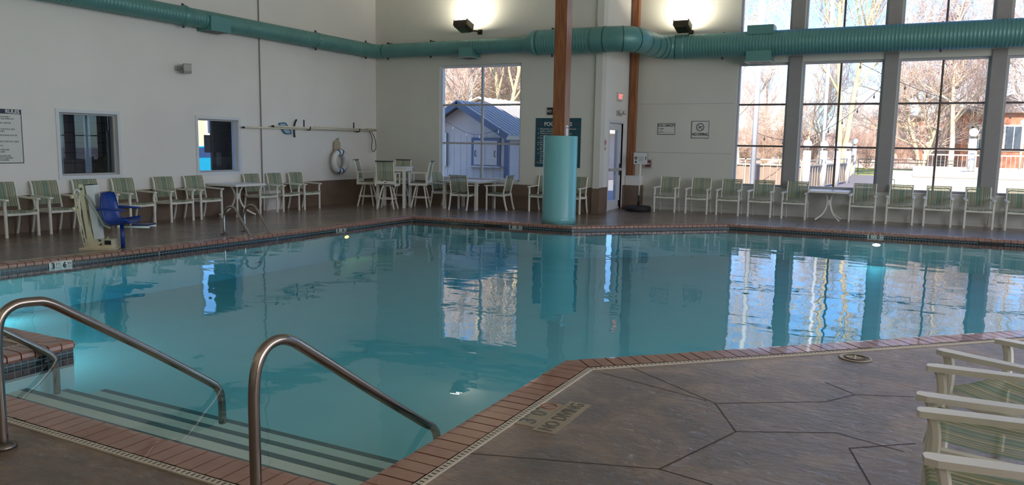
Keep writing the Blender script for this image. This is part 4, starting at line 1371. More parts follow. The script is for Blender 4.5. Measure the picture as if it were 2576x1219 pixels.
# bar chairs
def make_bar():
    root = thing('bar_chair', '', 'chair')
    for a in range(4):
        an = a * PI / 2 + PI / 4
        c, s = math.cos(an), math.sin(an)
        MB().sweep(arc([(0.05 * c, 0.05 * s, 0.575), (0.13 * c, 0.13 * s, 0.56), (0.19 * c, 0.19 * s, 0.40), (0.25 * c, 0.25 * s, 0.18), (0.30 * c, 0.30 * s, 0.0)], 3), 0.021, 8).build('leg', 'white_metal', root)
    MB().torus(0.235, 0.013, 28, 8, Matrix.Translation((0, 0, 0.26))).build('foot_ring', 'white_metal', root)
    MB().lathe([(0.10, 0.56), (0.10, 0.60), (0.05, 0.62), (0.05, 0.64)], 16).build('swivel', 'grey_plastic', root)
    for s in (-1, 1):
        x = s * 0.25
        MB().bar([(-0.24, 0.58), (-0.245, 0.88)], 0.034, 0.045, x).build('arm_post', 'white_metal', root)
        MB().bar([(0.20, 0.58), (0.185, 0.88)], 0.034, 0.045, x).build('arm_post', 'white_metal', root)
        MB().bar([(-0.26, 0.60), (0.22, 0.60)], 0.030, 0.06, x).build('side_rail', 'white_metal', root)
        MB().bar([(-0.29, 0.895), (0.22, 0.89)], 0.055, 0.022, x).build('arm', 'white_metal', root)
        MB().bar(arc2([(0.19, 0.62), (0.215, 0.80), (0.245, 1.0), (0.275, 1.13), (0.30, 1.19)], 3), 0.028, 0.034, s * 0.218).build('back_post', 'white_metal', root)
    MB().box(-0.235, 0.235, -0.25, -0.225, 0.57, 0.63).build('front_rail', 'white_metal', root)
    br_ = MB().box(-0.235, 0.235, 0.19, 0.215, 0.63, 0.70).build('back_rail', 'white_metal', root)
    MB().cbox((0, 0.217, 0.665), (0.06, 0.004, 0.018)).build('badge', 'dark_grey', br_)
    m = MB(); U = 6
    for prof, hw, nm in ((arc2([(-0.255, 0.62), (-0.25, 0.65), (-0.22, 0.658), (0.0, 0.645), (0.18, 0.640)], 3), 0.235, 'seat_sling'), (arc2([(0.20, 0.72), (0.222, 0.86), (0.247, 1.0), (0.275, 1.12), (0.302, 1.185), (0.318, 1.195)], 3), 0.216, 'back_sling')):
        m = MB(); vs_, fs_ = [], []
        for (y, z) in prof:
            for u in range(U + 1):
                f = u / U * 2 - 1
                vs_.append((hw * f, y + (0.01 * (1 - f * f) if nm == 'back_sling' else 0), z - (0.012 * (1 - f * f) if nm == 'seat_sling' else 0)))
        for i in range(len(prof) - 1):
            for u in range(U):
                fs_.append((i * (U + 1) + u, i * (U + 1) + u + 1, (i + 1) * (U + 1) + u + 1, (i + 1) * (U + 1) + u))
        m._add(vs_, fs_, True)
        m.build(nm, 'sling', root)
    MB().sweep([(-0.225, 0.31, 1.19), (0.225, 0.31, 1.19)], 0.016, 8).build('top_bar', 'dark_grey', root)
    return root
bar0 = make_bar()
bars = [(-68, 'tall bar chair with its back to the pool at the bar table', True), (202, 'tall bar chair left of the bar table by the left wall', False), (22, 'tall bar chair right of the bar table toward the back window', False), (112, 'tall bar chair behind the bar table in the room corner', False)]
for k, (dg, lb, fst) in enumerate(bars):
    o = bar0 if k == 0 else copy_tree(bar0)
    a = math.radians(dg)
    d_ = 0.70
    o.location = (bt_c.x + math.cos(a) * d_, bt_c.y + math.sin(a) * d_, 0)
    o.rotation_euler = (0, 0, a - PI / 2)
    o['label'] = lb
    o['group'] = 'tall chairs around the bar table'

# ------------------------------------------------------------------ HANDRAILS, LADDER
def rail(label, X, pts, base=True):
    root = thing('handrail', label, 'handrail', (X, pts[0][0], 0), 0, 'stainless handrails at the pool steps')
    y0_ = pts[0][0]
    MB().sweep(arc([(0, y - y0_, z) for y, z in pts], 5), 0.0262, 16).build('tube', 'steel_rail', root)
    if base:
        MB().lathe([(0.065, 0.0), (0.065, 0.012), (0.04, 0.03), (0.026, 0.036)], 20).build('base_flange', 'steel_dark', root)
    return root
pm('steel_rail', S(150, 138, 128), 0.2, metal=1.0, var=0.08, vscale=5, bump=0.02, bscale=150)
rail('stainless handrail in the middle of the pool entry steps', -4.2, [(2.27, 0.0), (2.27, 0.35), (2.275, 0.58), (2.30, 0.70), (2.37, 0.755), (2.47, 0.757), (2.56, 0.735), (2.72, 0.63), (3.19, 0.31), (3.62, 0.0), (3.705, -0.075), (3.735, -0.15), (3.74, -0.34)])
rail('stainless handrail nearest the camera on the right of the steps', -2.55, [(2.45, 0.0), (2.45, 0.30), (2.452, 0.52), (2.475, 0.645), (2.53, 0.715), (2.61, 0.733), (2.69, 0.71), (2.80, 0.64), (3.32, 0.28), (3.80, -0.045), (3.92, -0.12), (3.97, -0.20), (3.98, -0.36)])
rail('stainless handrail entering the frame at the left edge of the steps', -5.87, [(2.27, 0.0), (2.27, 0.35), (2.275, 0.60), (2.31, 0.72), (2.40, 0.765), (2.50, 0.75), (2.62, 0.675), (3.20, 0.24), (3.50, 0.015), (3.57, -0.05), (3.60, -0.12), (3.60, -0.36)])
ld = thing('pool_ladder', 'stainless pool ladder with two looped rails on the left pool edge', 'ladder', (-10.35, 9.9, 0))
for s, lab in ((-0.235, 0), (0.235, 1)):
    MB().sweep(arc([(-0.31, s, 0.0), (-0.31, s, 0.25), (-0.295, s, 0.37), (-0.23, s, 0.46), (-0.13, s, 0.49), (-0.03, s, 0.455), (0.09, s, 0.30), (0.28, s, 0.06), (0.335, s, -0.02), (0.345, s, -0.10), (0.345, s, -0.55)], 4), 0.022, 12).build('side_rail', 'steel', ld)
    MB().lathe([(0.06, 0), (0.06, 0.01), (0.03, 0.025)], 16, (-0.31, s, 0)).build('base_flange', 'steel_dark', ld)
for z in (-0.10, -0.28, -0.46):
    MB().cbox((0.345, 0, z), (0.08, 0.43, 0.018)).build('rung', 'steel', ld)

# ------------------------------------------------------------------ POOL LIFT
lf = thing('pool_lift', 'cream pool access lift with a blue plastic seat on the left deck', 'pool lift', (-10.72, 7.36, 0), math.radians(28))
# local x runs along the seat direction (right in the picture), y depth, z up
MB().box(-0.24, 0.27, -0.16, 0.16, 0.0, 0.018).build('base_plate', 'cream_paint', lf)
for yy in (-0.09, 0.065):
    MB().prism([(-0.20, 0.018), (0.13, 0.018), (0.13, 0.06), (0.08, 0.17), (0.03, 0.13), (-0.06, 0.15), (-0.115, 0.35), (-0.17, 0.93), (-0.185, 0.96), (-0.23, 0.96), (-0.235, 0.92), (-0.15, 0.17)], yy, yy + 0.02).build('side_plate', 'cream_paint', lf)
MB().prism([(-0.15, 0.945), (-0.03, 0.955), (0.035, 0.15), (-0.055, 0.14)], -0.065, 0.06).build('mast_cover', 'panel_white', lf)
MB().prism([(-0.155, 0.945), (-0.025, 0.955), (-0.025, 0.965), (-0.155, 0.957)], -0.07, 0.065).build('cover_cap', 'black', lf)
for k in range(1):
    lk = MB().bar([(0, 0)], 0.02, 0.02) if False else None
lk = MB()
A = Vector((-0.275, 0, 0.82)); B_ = Vector((-0.165, 0, 0.06)); dv = (B_ - A).normalized(); nv = Vector((dv.z, 0, -dv.x))
for sg in (-1, 1):
    pa = A + nv * 0.018 * sg; pb = B_ + nv * 0.018 * sg
    lk.sweep([(pa.x, -0.12, pa.z), (pb.x, -0.12, pb.z)], 0.010, 8)
for k in range(7):
    q = A.lerp(B_, 0.02 + k * 0.16)
    lk.cbox((q.x, -0.12, q.z), (0.05, 0.014, 0.05))
lk.build('link_arm', 'cream_paint', lf)
MB().sweep(arc([(-0.285, -0.12, 0.82), (-0.27, -0.12, 0.87), (-0.22, -0.12, 0.88), (-0.20, -0.12, 0.84)], 3), 0.016, 8).build('link_cap', 'panel_white', lf)
for q in ((-0.30, 0.78), (-0.285, 0.60)):
    MB().lathe([(0.03, 0), (0.03, 0.03), (0.0, 0.032)], 12, M=Matrix.Translation((q[0], -0.135, q[1])) @ Matrix.Rotation(PI / 2, 4, 'X')).build('knob', 'cream_paint', lf)
for q in ((-0.19, 0.895), (-0.17, 0.09), (0.06, 0.075), (0.05, 0.13)):
    MB().lathe([(0.014, 0), (0.014, 0.02), (0.0, 0.022)], 10, M=Matrix.Translation((q[0], -0.09, q[1])) @ Matrix.Rotation(PI / 2, 4, 'X')).build('bolt', 'dark_grey', lf)
bx_ = MB().box(0.10, 0.22, -0.10, 0.08, 0.018, 0.145).build('control_box', 'cream_paint', lf)
MB().box(0.115, 0.21, -0.104, -0.10, 0.07, 0.135).build('window', 'black', bx_)
MB().sweep([(-0.12, -0.10, 0.80), (-0.02, -0.10, 0.62), (0.05, -0.10, 0.50), (0.09, -0.05, 0.36), (0.16, 0.0, 0.31)], 0.022, 8).build('brace', 'grey_plastic', lf)
# moulded seat shell
m = MB()
sp_ = arc2([(0.095, 0.84), (0.095, 0.74), (0.12, 0.55), (0.155, 0.43), (0.22, 0.375), (0.33, 0.385), (0.44, 0.405), (0.52, 0.41)], 4)
hw_ = [0.15 + 0.09 * min(1, i / 6) for i in range(len(sp_))]
rows = []
for i, (x_, z_) in enumerate(sp_):
    a_ = sp_[max(0, i - 1)]; b_ = sp_[min(len(sp_) - 1, i + 1)]
    tx, tz = b_[0] - a_[0], b_[1] - a_[1]
    L_ = math.hypot(tx, tz); nx, nz_ = tz / L_ * -1, tx / L_
    row = []
    for u in range(9):
        f = u / 8 * 2 - 1
        lift = 0.07 * (abs(f) ** 3)
        row.append((x_ + nx * lift * 1.0, f * hw_[i], z_ + nz_ * lift))
    rows.append((row, (nx, nz_)))
vs_, fs_ = [], []
for row, nrm in rows: vs_ += row
off = len(vs_)
for row, nrm in rows: vs_ += [(p_[0] - nrm[0] * 0.022, p_[1] * 1.02, p_[2] - nrm[1] * 0.022) for p_ in row]
for i in range(len(rows) - 1):
    for u in range(8):
        a_, b_, c_, d_ = i * 9 + u, i * 9 + u + 1, (i + 1) * 9 + u + 1, (i + 1) * 9 + u
        fs_.append((a_, b_, c_, d_)); fs_.append((off + d_, off + c_, off + b_, off + a_))
    for u in (0, 8):
        fs_.append((i * 9 + u, (i + 1) * 9 + u, off + (i + 1) * 9 + u, off + i * 9 + u))
for i in (0, len(rows) - 1):
    for u in range(8):
        fs_.append((i * 9 + u, i * 9 + u + 1, off + i * 9 + u + 1, off + i * 9 + u))
m._add(vs_, fs_, True)
m.build('seat', 'lift_blue', lf)
for sy in (-0.24, 0.24):
    MB().sweep(arc([(0.10, sy, 0.60), (0.20, sy, 0.615), (0.50, sy, 0.60)], 3), 0.017, 8).build('armrest', 'lift_blue', lf)
MB().sweep([(0.335, 0.0, 0.37), (0.335, 0.0, 0.03)], 0.029, 12).build('leg_post', 'lift_blue', lf)
MB().sweep([(0.335, 0.0, 0.03), (0.335, 0.0, 0.006)], 0.032, 12).build('leg_tip', 'black', lf)
MB().cbox((0.66, 0, 0.375), (0.25, 0.26, 0.02)).build('footrest', 'lift_blue_dark', lf)
for yy in (-0.11, 0.11):
    MB().sweep([(0.42, yy, 0.345), (0.79, yy, 0.345)], 0.016, 8).build('footrest_bar', 'panel_white', lf)

# ------------------------------------------------------------------ BEHIND THE LEFT WALL WINDOWS
bk = struct(thing('service_room', 'dark room seen through the windows of the left wall', 'room'))
MB().box(XL - 1.3, XL - 1.25, 7.8, 10.9, 0, 2.6).box(XL - 1.3, XL - WT, 10.88, 10.93, 0, 2.6).box(XL - 1.3, XL - WT, 7.75, 7.8, 0, 2.6).box(XL - 1.3, XL - WT, 7.8, 10.9, 2.5, 2.6).box(XL - 1.3, XL - WT, 7.8, 10.9, 0.0, 0.02).build('back_wall', 'room_dark', bk)
lk_ = thing('locker_bank', 'dark locker bank seen through the left wall window', 'lockers', (XL - 1.2, 9.6, 0))
for r in range(9):
    for c in range(7):
        MB().box(0, 0.02, -0.85 + c * 0.24, -0.85 + c * 0.24 + 0.22, 0.35 + r * 0.2, 0.35 + r * 0.2 + 0.18).build('locker_door', 'locker_grey', lk_)
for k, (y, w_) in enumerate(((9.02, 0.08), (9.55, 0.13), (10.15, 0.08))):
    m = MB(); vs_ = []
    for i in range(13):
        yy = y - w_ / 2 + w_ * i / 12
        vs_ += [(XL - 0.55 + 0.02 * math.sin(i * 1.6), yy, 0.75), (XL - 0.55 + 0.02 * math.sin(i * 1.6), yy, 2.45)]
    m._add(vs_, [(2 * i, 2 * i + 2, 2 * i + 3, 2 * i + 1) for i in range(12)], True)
    o = m.build('hanging_curtain', 'curtain')  # pale sheets stand partly for reflections in the window pane
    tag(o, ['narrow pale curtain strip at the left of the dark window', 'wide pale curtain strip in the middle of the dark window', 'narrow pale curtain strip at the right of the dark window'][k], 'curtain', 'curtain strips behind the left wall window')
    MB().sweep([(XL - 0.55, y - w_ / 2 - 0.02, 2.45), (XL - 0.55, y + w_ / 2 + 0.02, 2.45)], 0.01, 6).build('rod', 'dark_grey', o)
pt = struct(thing('partition', 'dark partition wall behind the second left wall window', 'partition', (XL - 0.7, 0, 0)))
MB().box(-0.05, 0.0, 12.67, 15.5, 0, 2.6).box(-0.06, 0.44, 11.0, 15.5, 2.2, 2.6).build('panel', 'room_dark', pt)
MB().box(0.0, 0.02, 12.78, 12.92, 1.05, 1.35).build('notice', 'locker_grey', pt)
MB().box(-0.052, -0.04, 12.50, 12.67, 1.35, 1.75).build('notice', 'locker_grey', pt)
# parked car and building seen through it
cr_ = thing('parked_car', 'bright teal parked car seen through the second left wall window', 'car', (-24.5, 21.0, 0), math.radians(75))
body = [(-2.1, 0.35), (-2.15, 0.75), (-1.9, 0.88), (-1.0, 0.95), (-0.55, 1.38), (0.75, 1.42), (1.45, 0.98), (2.05, 0.85), (2.15, 0.6), (2.1, 0.3)]
MB().prism(body, -0.85, 0.85).build('body', 'car_teal', cr_)
MB().prism([(-0.88, 0.97), (-0.5, 1.33), (0.7, 1.37), (1.28, 0.99)], -0.86, 0.86).build('side_glass', 'car_glass', cr_)
for sx in (-1.35, 1.35):
    for sy in (-0.78, 0.78):
        w_ = MB().lathe([(0.20, -0.1), (0.33, -0.1), (0.33, 0.1), (0.20, 0.1)], 20, M=Matrix.Translation((sx, sy, 0.33)) @ Matrix.Rotation(PI / 2, 4, 'X')).build('wheel', 'tyre', cr_)
        MB().lathe([(0.20, -0.105), (0.0, -0.105)], 16, M=Matrix.Translation((sx, sy, 0.33)) @ Matrix.Rotation(PI / 2, 4, 'X')).lathe([(0.20, 0.105), (0.0, 0.105)], 16, M=Matrix.Translation((sx, sy, 0.33)) @ Matrix.Rotation(PI / 2, 4, 'X')).build('hub_cap', 'hub', w_)
hb = thing('roadside_building', 'pale yellow building behind the parked car', 'building', (-36, 31, 0), math.radians(40))
MB().box(-4, 4, 0, 3, 0, 4.6).build('wall', 'house_tan', hb)
MB().box(-4.2, 4.2, -0.2, 3.2, 4.6, 4.9).build('roof', 'house_white', hb)
for k in range(4):
    w_ = MB().box(-3.4 + k * 1.9, -2.2 + k * 1.9, -0.04, 0.0, 1.9, 3.3).build('window', 'house_white', hb)
    MB().box(-3.3 + k * 1.9, -2.3 + k * 1.9, -0.05, -0.04, 2.0, 3.2).build('pane', 'pane_dark', w_)

# ------------------------------------------------------------------ OUTSIDE
m = MB().flatpoly([(-90, -60), (90, -60), (90, 130), (-90, 130)], -0.1, -0.02, [list(reversed([(XL - WT, YF - WT), (XE + WT, YF - WT), (XE + WT, YR + WT), (XD - WT, YR + WT), (XD - WT, YB + WT), (XL - WT, YB + WT)]))])
struct(m.build('ground', 'concrete'))
struct(MB().flatpoly([(-4.6, 20.5), (0.0, 20.5), (0.0, 60), (-4.4, 60)], -0.02, 0.0).build('walkway', 'walkway'))
struct(MB().flatpoly([(0.0, 20.5), (16, 20.5), (16, 38), (0.0, 38)], -0.02, 0.004).build('paving', 'paving_pale'))
struct(MB().flatpoly([(-40, 40), (-5.0, 40), (-5.0, 58), (30, 58), (30, 82), (-40, 82)], -0.02, 0.04).build('lawn', 'lawn'))
# hill with dry leaves
m = MB(); NX, NY = 40, 14
vs_ = []
for j in range(NY + 1):
    for i in range(NX + 1):
        x = -70 + 130 * i / NX; y = 80 + 60 * j / NY
        z = -0.05 + 4.5 * (j / NY) ** 0.8 + (0.5 * math.sin(x * 0.21 + j) + 0.4 * math.sin(x * 0.5 + 2 * j)) * min(1, j / 3)
        vs_.append((x, y, z))
m._add(vs_, [(j * (NX + 1) + i, j * (NX + 1) + i + 1, (j + 1) * (NX + 1) + i + 1, (j + 1) * (NX + 1) + i) for j in range(NY) for i in range(NX)], True)
struct(m.build('hillside', 'leaf_litter'))

# kiosk behind the back window
kk = thing('garden_kiosk', 'grey wooden kiosk with a metal gable roof outside the back window', 'kiosk', (-13.27, 22.2, 0))
KW = 1.62
m = MB().prism([(-KW, 0), (KW, 0), (KW, 1.98), (0, 2.92), (-KW, 1.98)], 0.0, 3.4)
m.build('wall', 'kiosk_wall', kk)
for sx in (-1, 1):
    L_ = math.hypot(1.90, 1.08)
    T_ = Matrix.Translation((0, 0, 3.02)) @ Matrix.Rotation(sx * math.atan2(1.08, 1.90), 4, 'Y')
    rf = MB().box(0 if sx > 0 else -L_, L_ if sx > 0 else 0, -0.45, 3.8, -0.02, 0.02, T_).build('roof_slope', 'kiosk_roof', kk)
    for k in range(15):
        yy = -0.42 + k * 0.30
        MB().box(0 if sx > 0 else -L_, L_ if sx > 0 else 0, yy, yy + 0.05, 0.02, 0.055, T_).build('roof_rib', 'kiosk_roof', rf)
    MB().box(0.0 if sx > 0 else -L_, L_ if sx > 0 else 0.0, -0.49, -0.45, -0.16, 0.02, T_).build('barge_board', 'kiosk_trim', kk)
    MB().box(sx * KW - 0.08, sx * KW + 0.08, -0.03, 0.08, 0, 2.0).build('corner_board', 'kiosk_trim', kk)
    MB().box(L_ - 0.03 if sx > 0 else -L_, L_ if sx > 0 else -L_ + 0.03, -0.45, 3.8, -0.16, -0.02, T_).build('eave_board', 'kiosk_fascia', kk)
sh = MB().box(0.33, 1.40, -0.05, 0.0, 0.95, 1.86).build('hatch_frame', 'kiosk_trim', kk)
for (x0, x1) in ((0.43, 0.855), (0.865, 1.30)):
    MB().box(x0, x1, -0.065, -0.05, 0.97, 1.76).build('hatch_door', 'kiosk_wall', sh)
for x in (0.50, 1.23):
    MB().sweep(arc([(x, -0.065, 1.44), (x, -0.11, 1.40), (x, -0.11, 1.28), (x, -0.065, 1.24)], 3), 0.012, 6).build('hatch_handle', 'black', sh)
MB().box(0.25, 1.46, -0.25, 0.0, 0.90, 0.945).build('hatch_shelf', 'kiosk_wall', sh)
for k in range(1, 13):
    x = -KW + k * 0.25
    MB().box(x - 0.006, x + 0.006, -0.008, 0.0, 0.0, 1.95).build('board_batten', 'kiosk_wall', kk)
sd = MB().box(KW, KW + 0.05, 1.0, 2.3, 0.95, 1.9).build('side_hatch_frame', 'kiosk_trim', kk)
MB().box(KW + 0.05, KW + 0.06, 1.1, 2.2, 1.0, 1.8).build('side_hatch_door', 'kiosk_wall', sd)
MB().box(KW, KW + 0.22, 0.95, 2.35, 0.90, 0.945).build('side_hatch_shelf', 'kiosk_wall', sd)
MB().box(-0.85, -0.62, -0.10, 0.0, 0.9, 2.0).build('electric_box', 'kiosk_roof', kk)
bw = thing('festoon_wire', 'sagging wire of clear bulbs under the kiosk gable', 'string lights', (-13.27, 21.7, 0))
wpts = arc([(-0.9, 0, 2.55), (-0.35, 0, 2.35), (0.3, 0, 2.05), (0.9, 0, 1.95), (1.7, 0, 2.15)], 5)
MB().sweep(wpts, 0.006, 6).build('wire', 'wire', bw)
for q in (3, 7, 11, 15, 19):
    p_ = wpts[q]
    MB().lathe([(0.012, 0.0), (0.014, -0.04), (0.03, -0.08), (0.028, -0.11), (0.0, -0.13)], 10, (p_.x, p_.y, p_.z)).build('bulb', 'bulb', bw)

# taller shed roof behind the kiosk
ks = thing('long_shed', 'long shed with a pale ribbed roof behind the kiosk', 'shed', (-17.0, 30.0, 0))
MB().prism([(-3, 0), (3.6, 0), (3.6, 2.3), (0, 3.6), (-3, 2.5)], 0, 9).build('wall', 'kiosk_wall', ks)
for sx, rise in ((1, 1.3),):
    L_ = math.hypot(3.9, 1.42)
    T_ = Matrix.Translation((0, 0, 3.66)) @ Matrix.Rotation(math.atan2(1.42, 3.9), 4, 'Y')
    rf = MB().box(0, L_, -0.4, 9.4, -0.02, 0.03, T_).build('roof_slope', 'kiosk_fascia', ks)
    for k in range(20):
        MB().box(0, L_, -0.38 + k * 0.5, -0.32 + k * 0.5, 0.03, 0.06, T_).build('roof_rib', 'kiosk_fascia', rf)
    T2 = Matrix.Translation((0, 0, 3.66)) @ Matrix.Rotation(-math.atan2(1.2, 3.3), 4, 'Y')
    MB().box(-3.5, 0, -0.4, 9.4, -0.02, 0.03, T2).build('roof_slope', 'kiosk_fascia', ks)

# bollards with globe lamps
def bollard(x, y, h, label, zb=0.0, gr=0.17, rr_=0.15):
    root = thing('globe_bollard', label, 'lamp post', (x, y, zb), 0, 'white bollards with globe lamps')
    MB().lathe([(rr_, 0.0), (rr_, h), (rr_ * 0.6, h + 0.02), (0.0, h + 0.02)], 20).build('post', 'post_white', root)
    MB().sweep([(0, 0, h + 0.01), (0, 0, h + 0.12)], 0.04, 10).build('neck', 'dark_grey', root)
    MB().lathe([(gr * math.sin(PI * k / 10), h + 0.10 + gr - gr * math.cos(PI * k / 10)) for k in range(11)], 20).build('globe', 'globe', root)
BOL = [(-3.72, 33.0, 'white globe bollard nearest the pool hall behind the second tall window'), (-3.40, 36.2, 'second white globe bollard along the screened railing'), (-3.10, 39.3, 'third white globe bollard behind the window bar'), (-2.85, 42.6, 'fourth white globe bollard before the walkway bend')]
for x, y, lb in BOL:
    bollard(x, y, 1.60, lb)
b5 = (-3.45, 57.0)
bollard(b5[0], b5[1], 1.95, 'far white globe bollard at the end of the walkway', 0.0, 0.2)
bollard(2.30, 38.6, 1.40, 'white globe bollard standing on the pale terrace', 0.82, 0.18)
# screened railing
def railing(p0, p1, label, h=1.25, screen=True, step=0.27, zb=0.0, mat='fence_rail', thin=0.012, trim=0.0):
    a = Vector((p0[0], p0[1], 0)); b = Vector((p1[0], p1[1], 0))
    dd_ = (b - a).normalized()
    a = a + dd_ * trim; b = b - dd_ * trim
    p0, p1 = (a.x, a.y), (b.x, b.y)
    L_ = (b - a).length
    root = thing('railing', label, 'railing', (p0[0], p0[1], zb), math.atan2(p1[1] - p0[1], p1[0] - p0[0]), 'railings outside the windows')
    MB().box(0, L_, -0.025, 0.025, h - 0.05, h).build('top_rail', mat, root)
    MB().box(0, L_, -0.02, 0.02, h - 0.27, h - 0.21).build('mid_rail', mat, root)
    MB().box(0, L_, -0.02, 0.02, 0.08, 0.12).build('bottom_rail', mat, root)
    k = 0
    npost = max(1, round(L_ / 2.0))
    for i in range(npost + 1):
        MB().cbox((L_ * i / npost, 0, h / 2), (0.05, 0.05, h)).build('post', mat, root)
    cnt = int(L_ / step)
    for i in range(1, cnt):
        MB().cbox((i * step, 0.0, (h - 0.21 + 0.12) / 2 - 0.02), (thin * 2, thin * 2, h - 0.30)).build('baluster', mat, root)
    if screen:
        m = MB(); vs_ = []
        N_ = int(L_ / 0.09)
        for i in range(N_ + 1):
            yy = 0.05 + 0.018 * math.sin(i * 1.05)
            vs_ += [(L_ * i / N_, yy, 0.12), (L_ * i / N_, yy, h - 0.27)]
        m._add(vs_, [(2 * i, 2 * i + 2, 2 * i + 3, 2 * i + 1) for i in range(N_)], True)
        m.build('screen', 'fence_screen', root)
    return root
railing((-10.5, 33.0), (-3.9, 33.0), 'railing with brown fabric screen behind the first tall window')
for i in range(3):
    railing(BOL[i][:2], BOL[i + 1][:2], ['screened railing bay after the first globe bollard', 'screened railing bay after the second globe bollard', 'screened railing bay after the third globe bollard'][i], step=0.5, trim=0.19)
railing(BOL[3][:2], b5, 'long screened railing sloping toward the far bollard', h=1.35, step=0.8, trim=0.21)
railing((-3.2, 58.0), (4.0, 58.0), 'thin dark iron railing along the lawn edge', h=1.1, screen=False, step=0.35, mat='iron', thin=0.010)
# terrace
te = struct(thing('terrace', 'pale stone terrace wall with a lighter coping band', 'terrace', (0.1, 38.0, 0)))
for k in range(7):
    MB().box(k * 2.3, k * 2.3 + 2.29, 0.0, 0.25, 0.0, 0.55).build('wall_block', 'stone_pale', te)
    MB().box(k * 2.3, k * 2.3 + 2.29, -0.04, 0.28, 0.56, 0.82).build('coping_block', 'stone_band', te)
MB().box(0, 16.1, 0.28, 14, 0.60, 0.80).build('terrace_floor', 'paving_pale', te)
MB().box(0, 16.1, 0.02, 0.25, 0.54, 0.57).build('bed_joint', 'stone_band', te)
railing((0.5, 38.25), (16.0, 38.25), 'beige railing with slim balusters on top of the terrace wall', h=0.95, screen=False, step=0.16, zb=0.82, mat='rail_beige', thin=0.008)
stp = thing('garden_steps', 'pale stone steps at the left end of the terrace wall', 'steps', (-1.15, 37.4, 0))
for k in range(4):
    MB().box(0, 1.25, k * 0.32, 1.6, k * 0.20, k * 0.20 + 0.195).build('step', 'stone_pale', stp)
stand = thing('garden_chair', 'dark outline of a metal chair beside the terrace steps', 'chair', (-1.0, 36.6, 0), 0.3)
for (x, y) in ((0, 0), (0.45, 0), (0, 0.45), (0.45, 0.45)):
    MB().sweep([(x, y, 0), (x, y, 0.45 if y < 0.2 else 0.9)], 0.015, 6).build('leg', 'iron', stand)
MB().box(0, 0.45, 0, 0.45, 0.43, 0.46).build('seat', 'iron', stand)
for k in range(3):
    MB().box(0, 0.45, 0.44, 0.46, 0.56 + k * 0.13, 0.62 + k * 0.13).build('back_slat', 'iron', stand)

# white flag poles / lamp standards
for x, y, h, r_, lb in ((-5.35, 30.5, 12.0, 0.10, 'tall thick white pole behind the first tall window'), (-4.42, 32.0, 3.85, 0.07, 'short white pole at the right side of the first tall window'), (-3.62, 38.0, 12.0, 0.075, 'slim tall white pole behind the second tall window')):
    root = thing('white_pole', lb, 'pole', (x, y, 0))
    MB().sweep([(0, 0, 0.1), (0, 0, h)], r_, 14).build('shaft', 'post_white', root)
    MB().lathe([(r_ * 2.2, 0), (r_ * 2.2, 0.05), (r_ * 1.2, 0.12)], 16).build('base', 'post_white', root)
    MB().lathe([(r_ * 1.1, h), (r_ * 1.1, h + 0.05), (0, h + 0.1)], 14).build('cap', 'post_white', root)
# lamp post far right
lp = thing('street_lamp', 'pale lamp post with a small globe in front of the brick house', 'lamp post', (5.05, 48.0, 0.8))
MB().sweep([(0, 0, 0), (0, 0, 2.3)], 0.06, 10).build('post', 'rail_beige', lp)
MB().lathe([(0.16 * math.sin(PI * k / 8), 2.28 + 0.16 - 0.16 * math.cos(PI * k / 8)) for k in range(9)], 14).build('globe', 'globe', lp)

# houses beyond the trees
def house(x, y, w, d, h, rot, mat, label, z=0.0, cols=3):
    root = thing('distant_house', label, 'house', (x, y, z), rot, 'houses beyond the trees')
    MB().box(-w / 2, w / 2, 0, d, -0.5, h).build('wall', mat, root)
    m = MB().prism([(-w / 2 - 0.4, h), (w / 2 + 0.4, h), (0, h + w * 0.22)], -0.4, d + 0.4)
    m.build('roof', 'house_roof', root)
    for k in range(cols):
        cx0 = -w / 2 + (k + 0.5) * w / cols
        f = MB().box(cx0 - 0.65, cx0 + 0.65, -0.08, 0.0, h * 0.35, h * 0.8).build('window', 'house_white', root)
        MB().box(cx0 - 0.52, cx0 - 0.03, -0.10, -0.08, h * 0.38, h * 0.77).build('pane', 'pane_dark', f)
        MB().box(cx0 + 0.03, cx0 + 0.52, -0.10, -0.08, h * 0.38, h * 0.77).build('pane', 'pane_dark', f)
house(6.4, 66, 6.5, 7, 4.2, 0.1, 'house_brick', 'red brick house behind the terrace at the right frame edge', 0.3)
house(3.2, 84, 5.5, 7, 4.6, 0.0, 'house_brick', 'red brick house half hidden by the last window mullion', 0.2, 2)
house(-1.9, 92, 4.6, 7, 4.4, 0.05, 'house_tan', 'tan house with white windows seen through the second tall window', 0.6, 2)
house(-6.9, 95, 3.6, 6, 2.6, 0.0, 'house_white', 'small white house left of the tan house', 0.6, 1)
house(-44, 92, 26, 9, 2.2, 0.1, 'house_tan', 'long pale building far behind the kiosk', 0.0, 7)

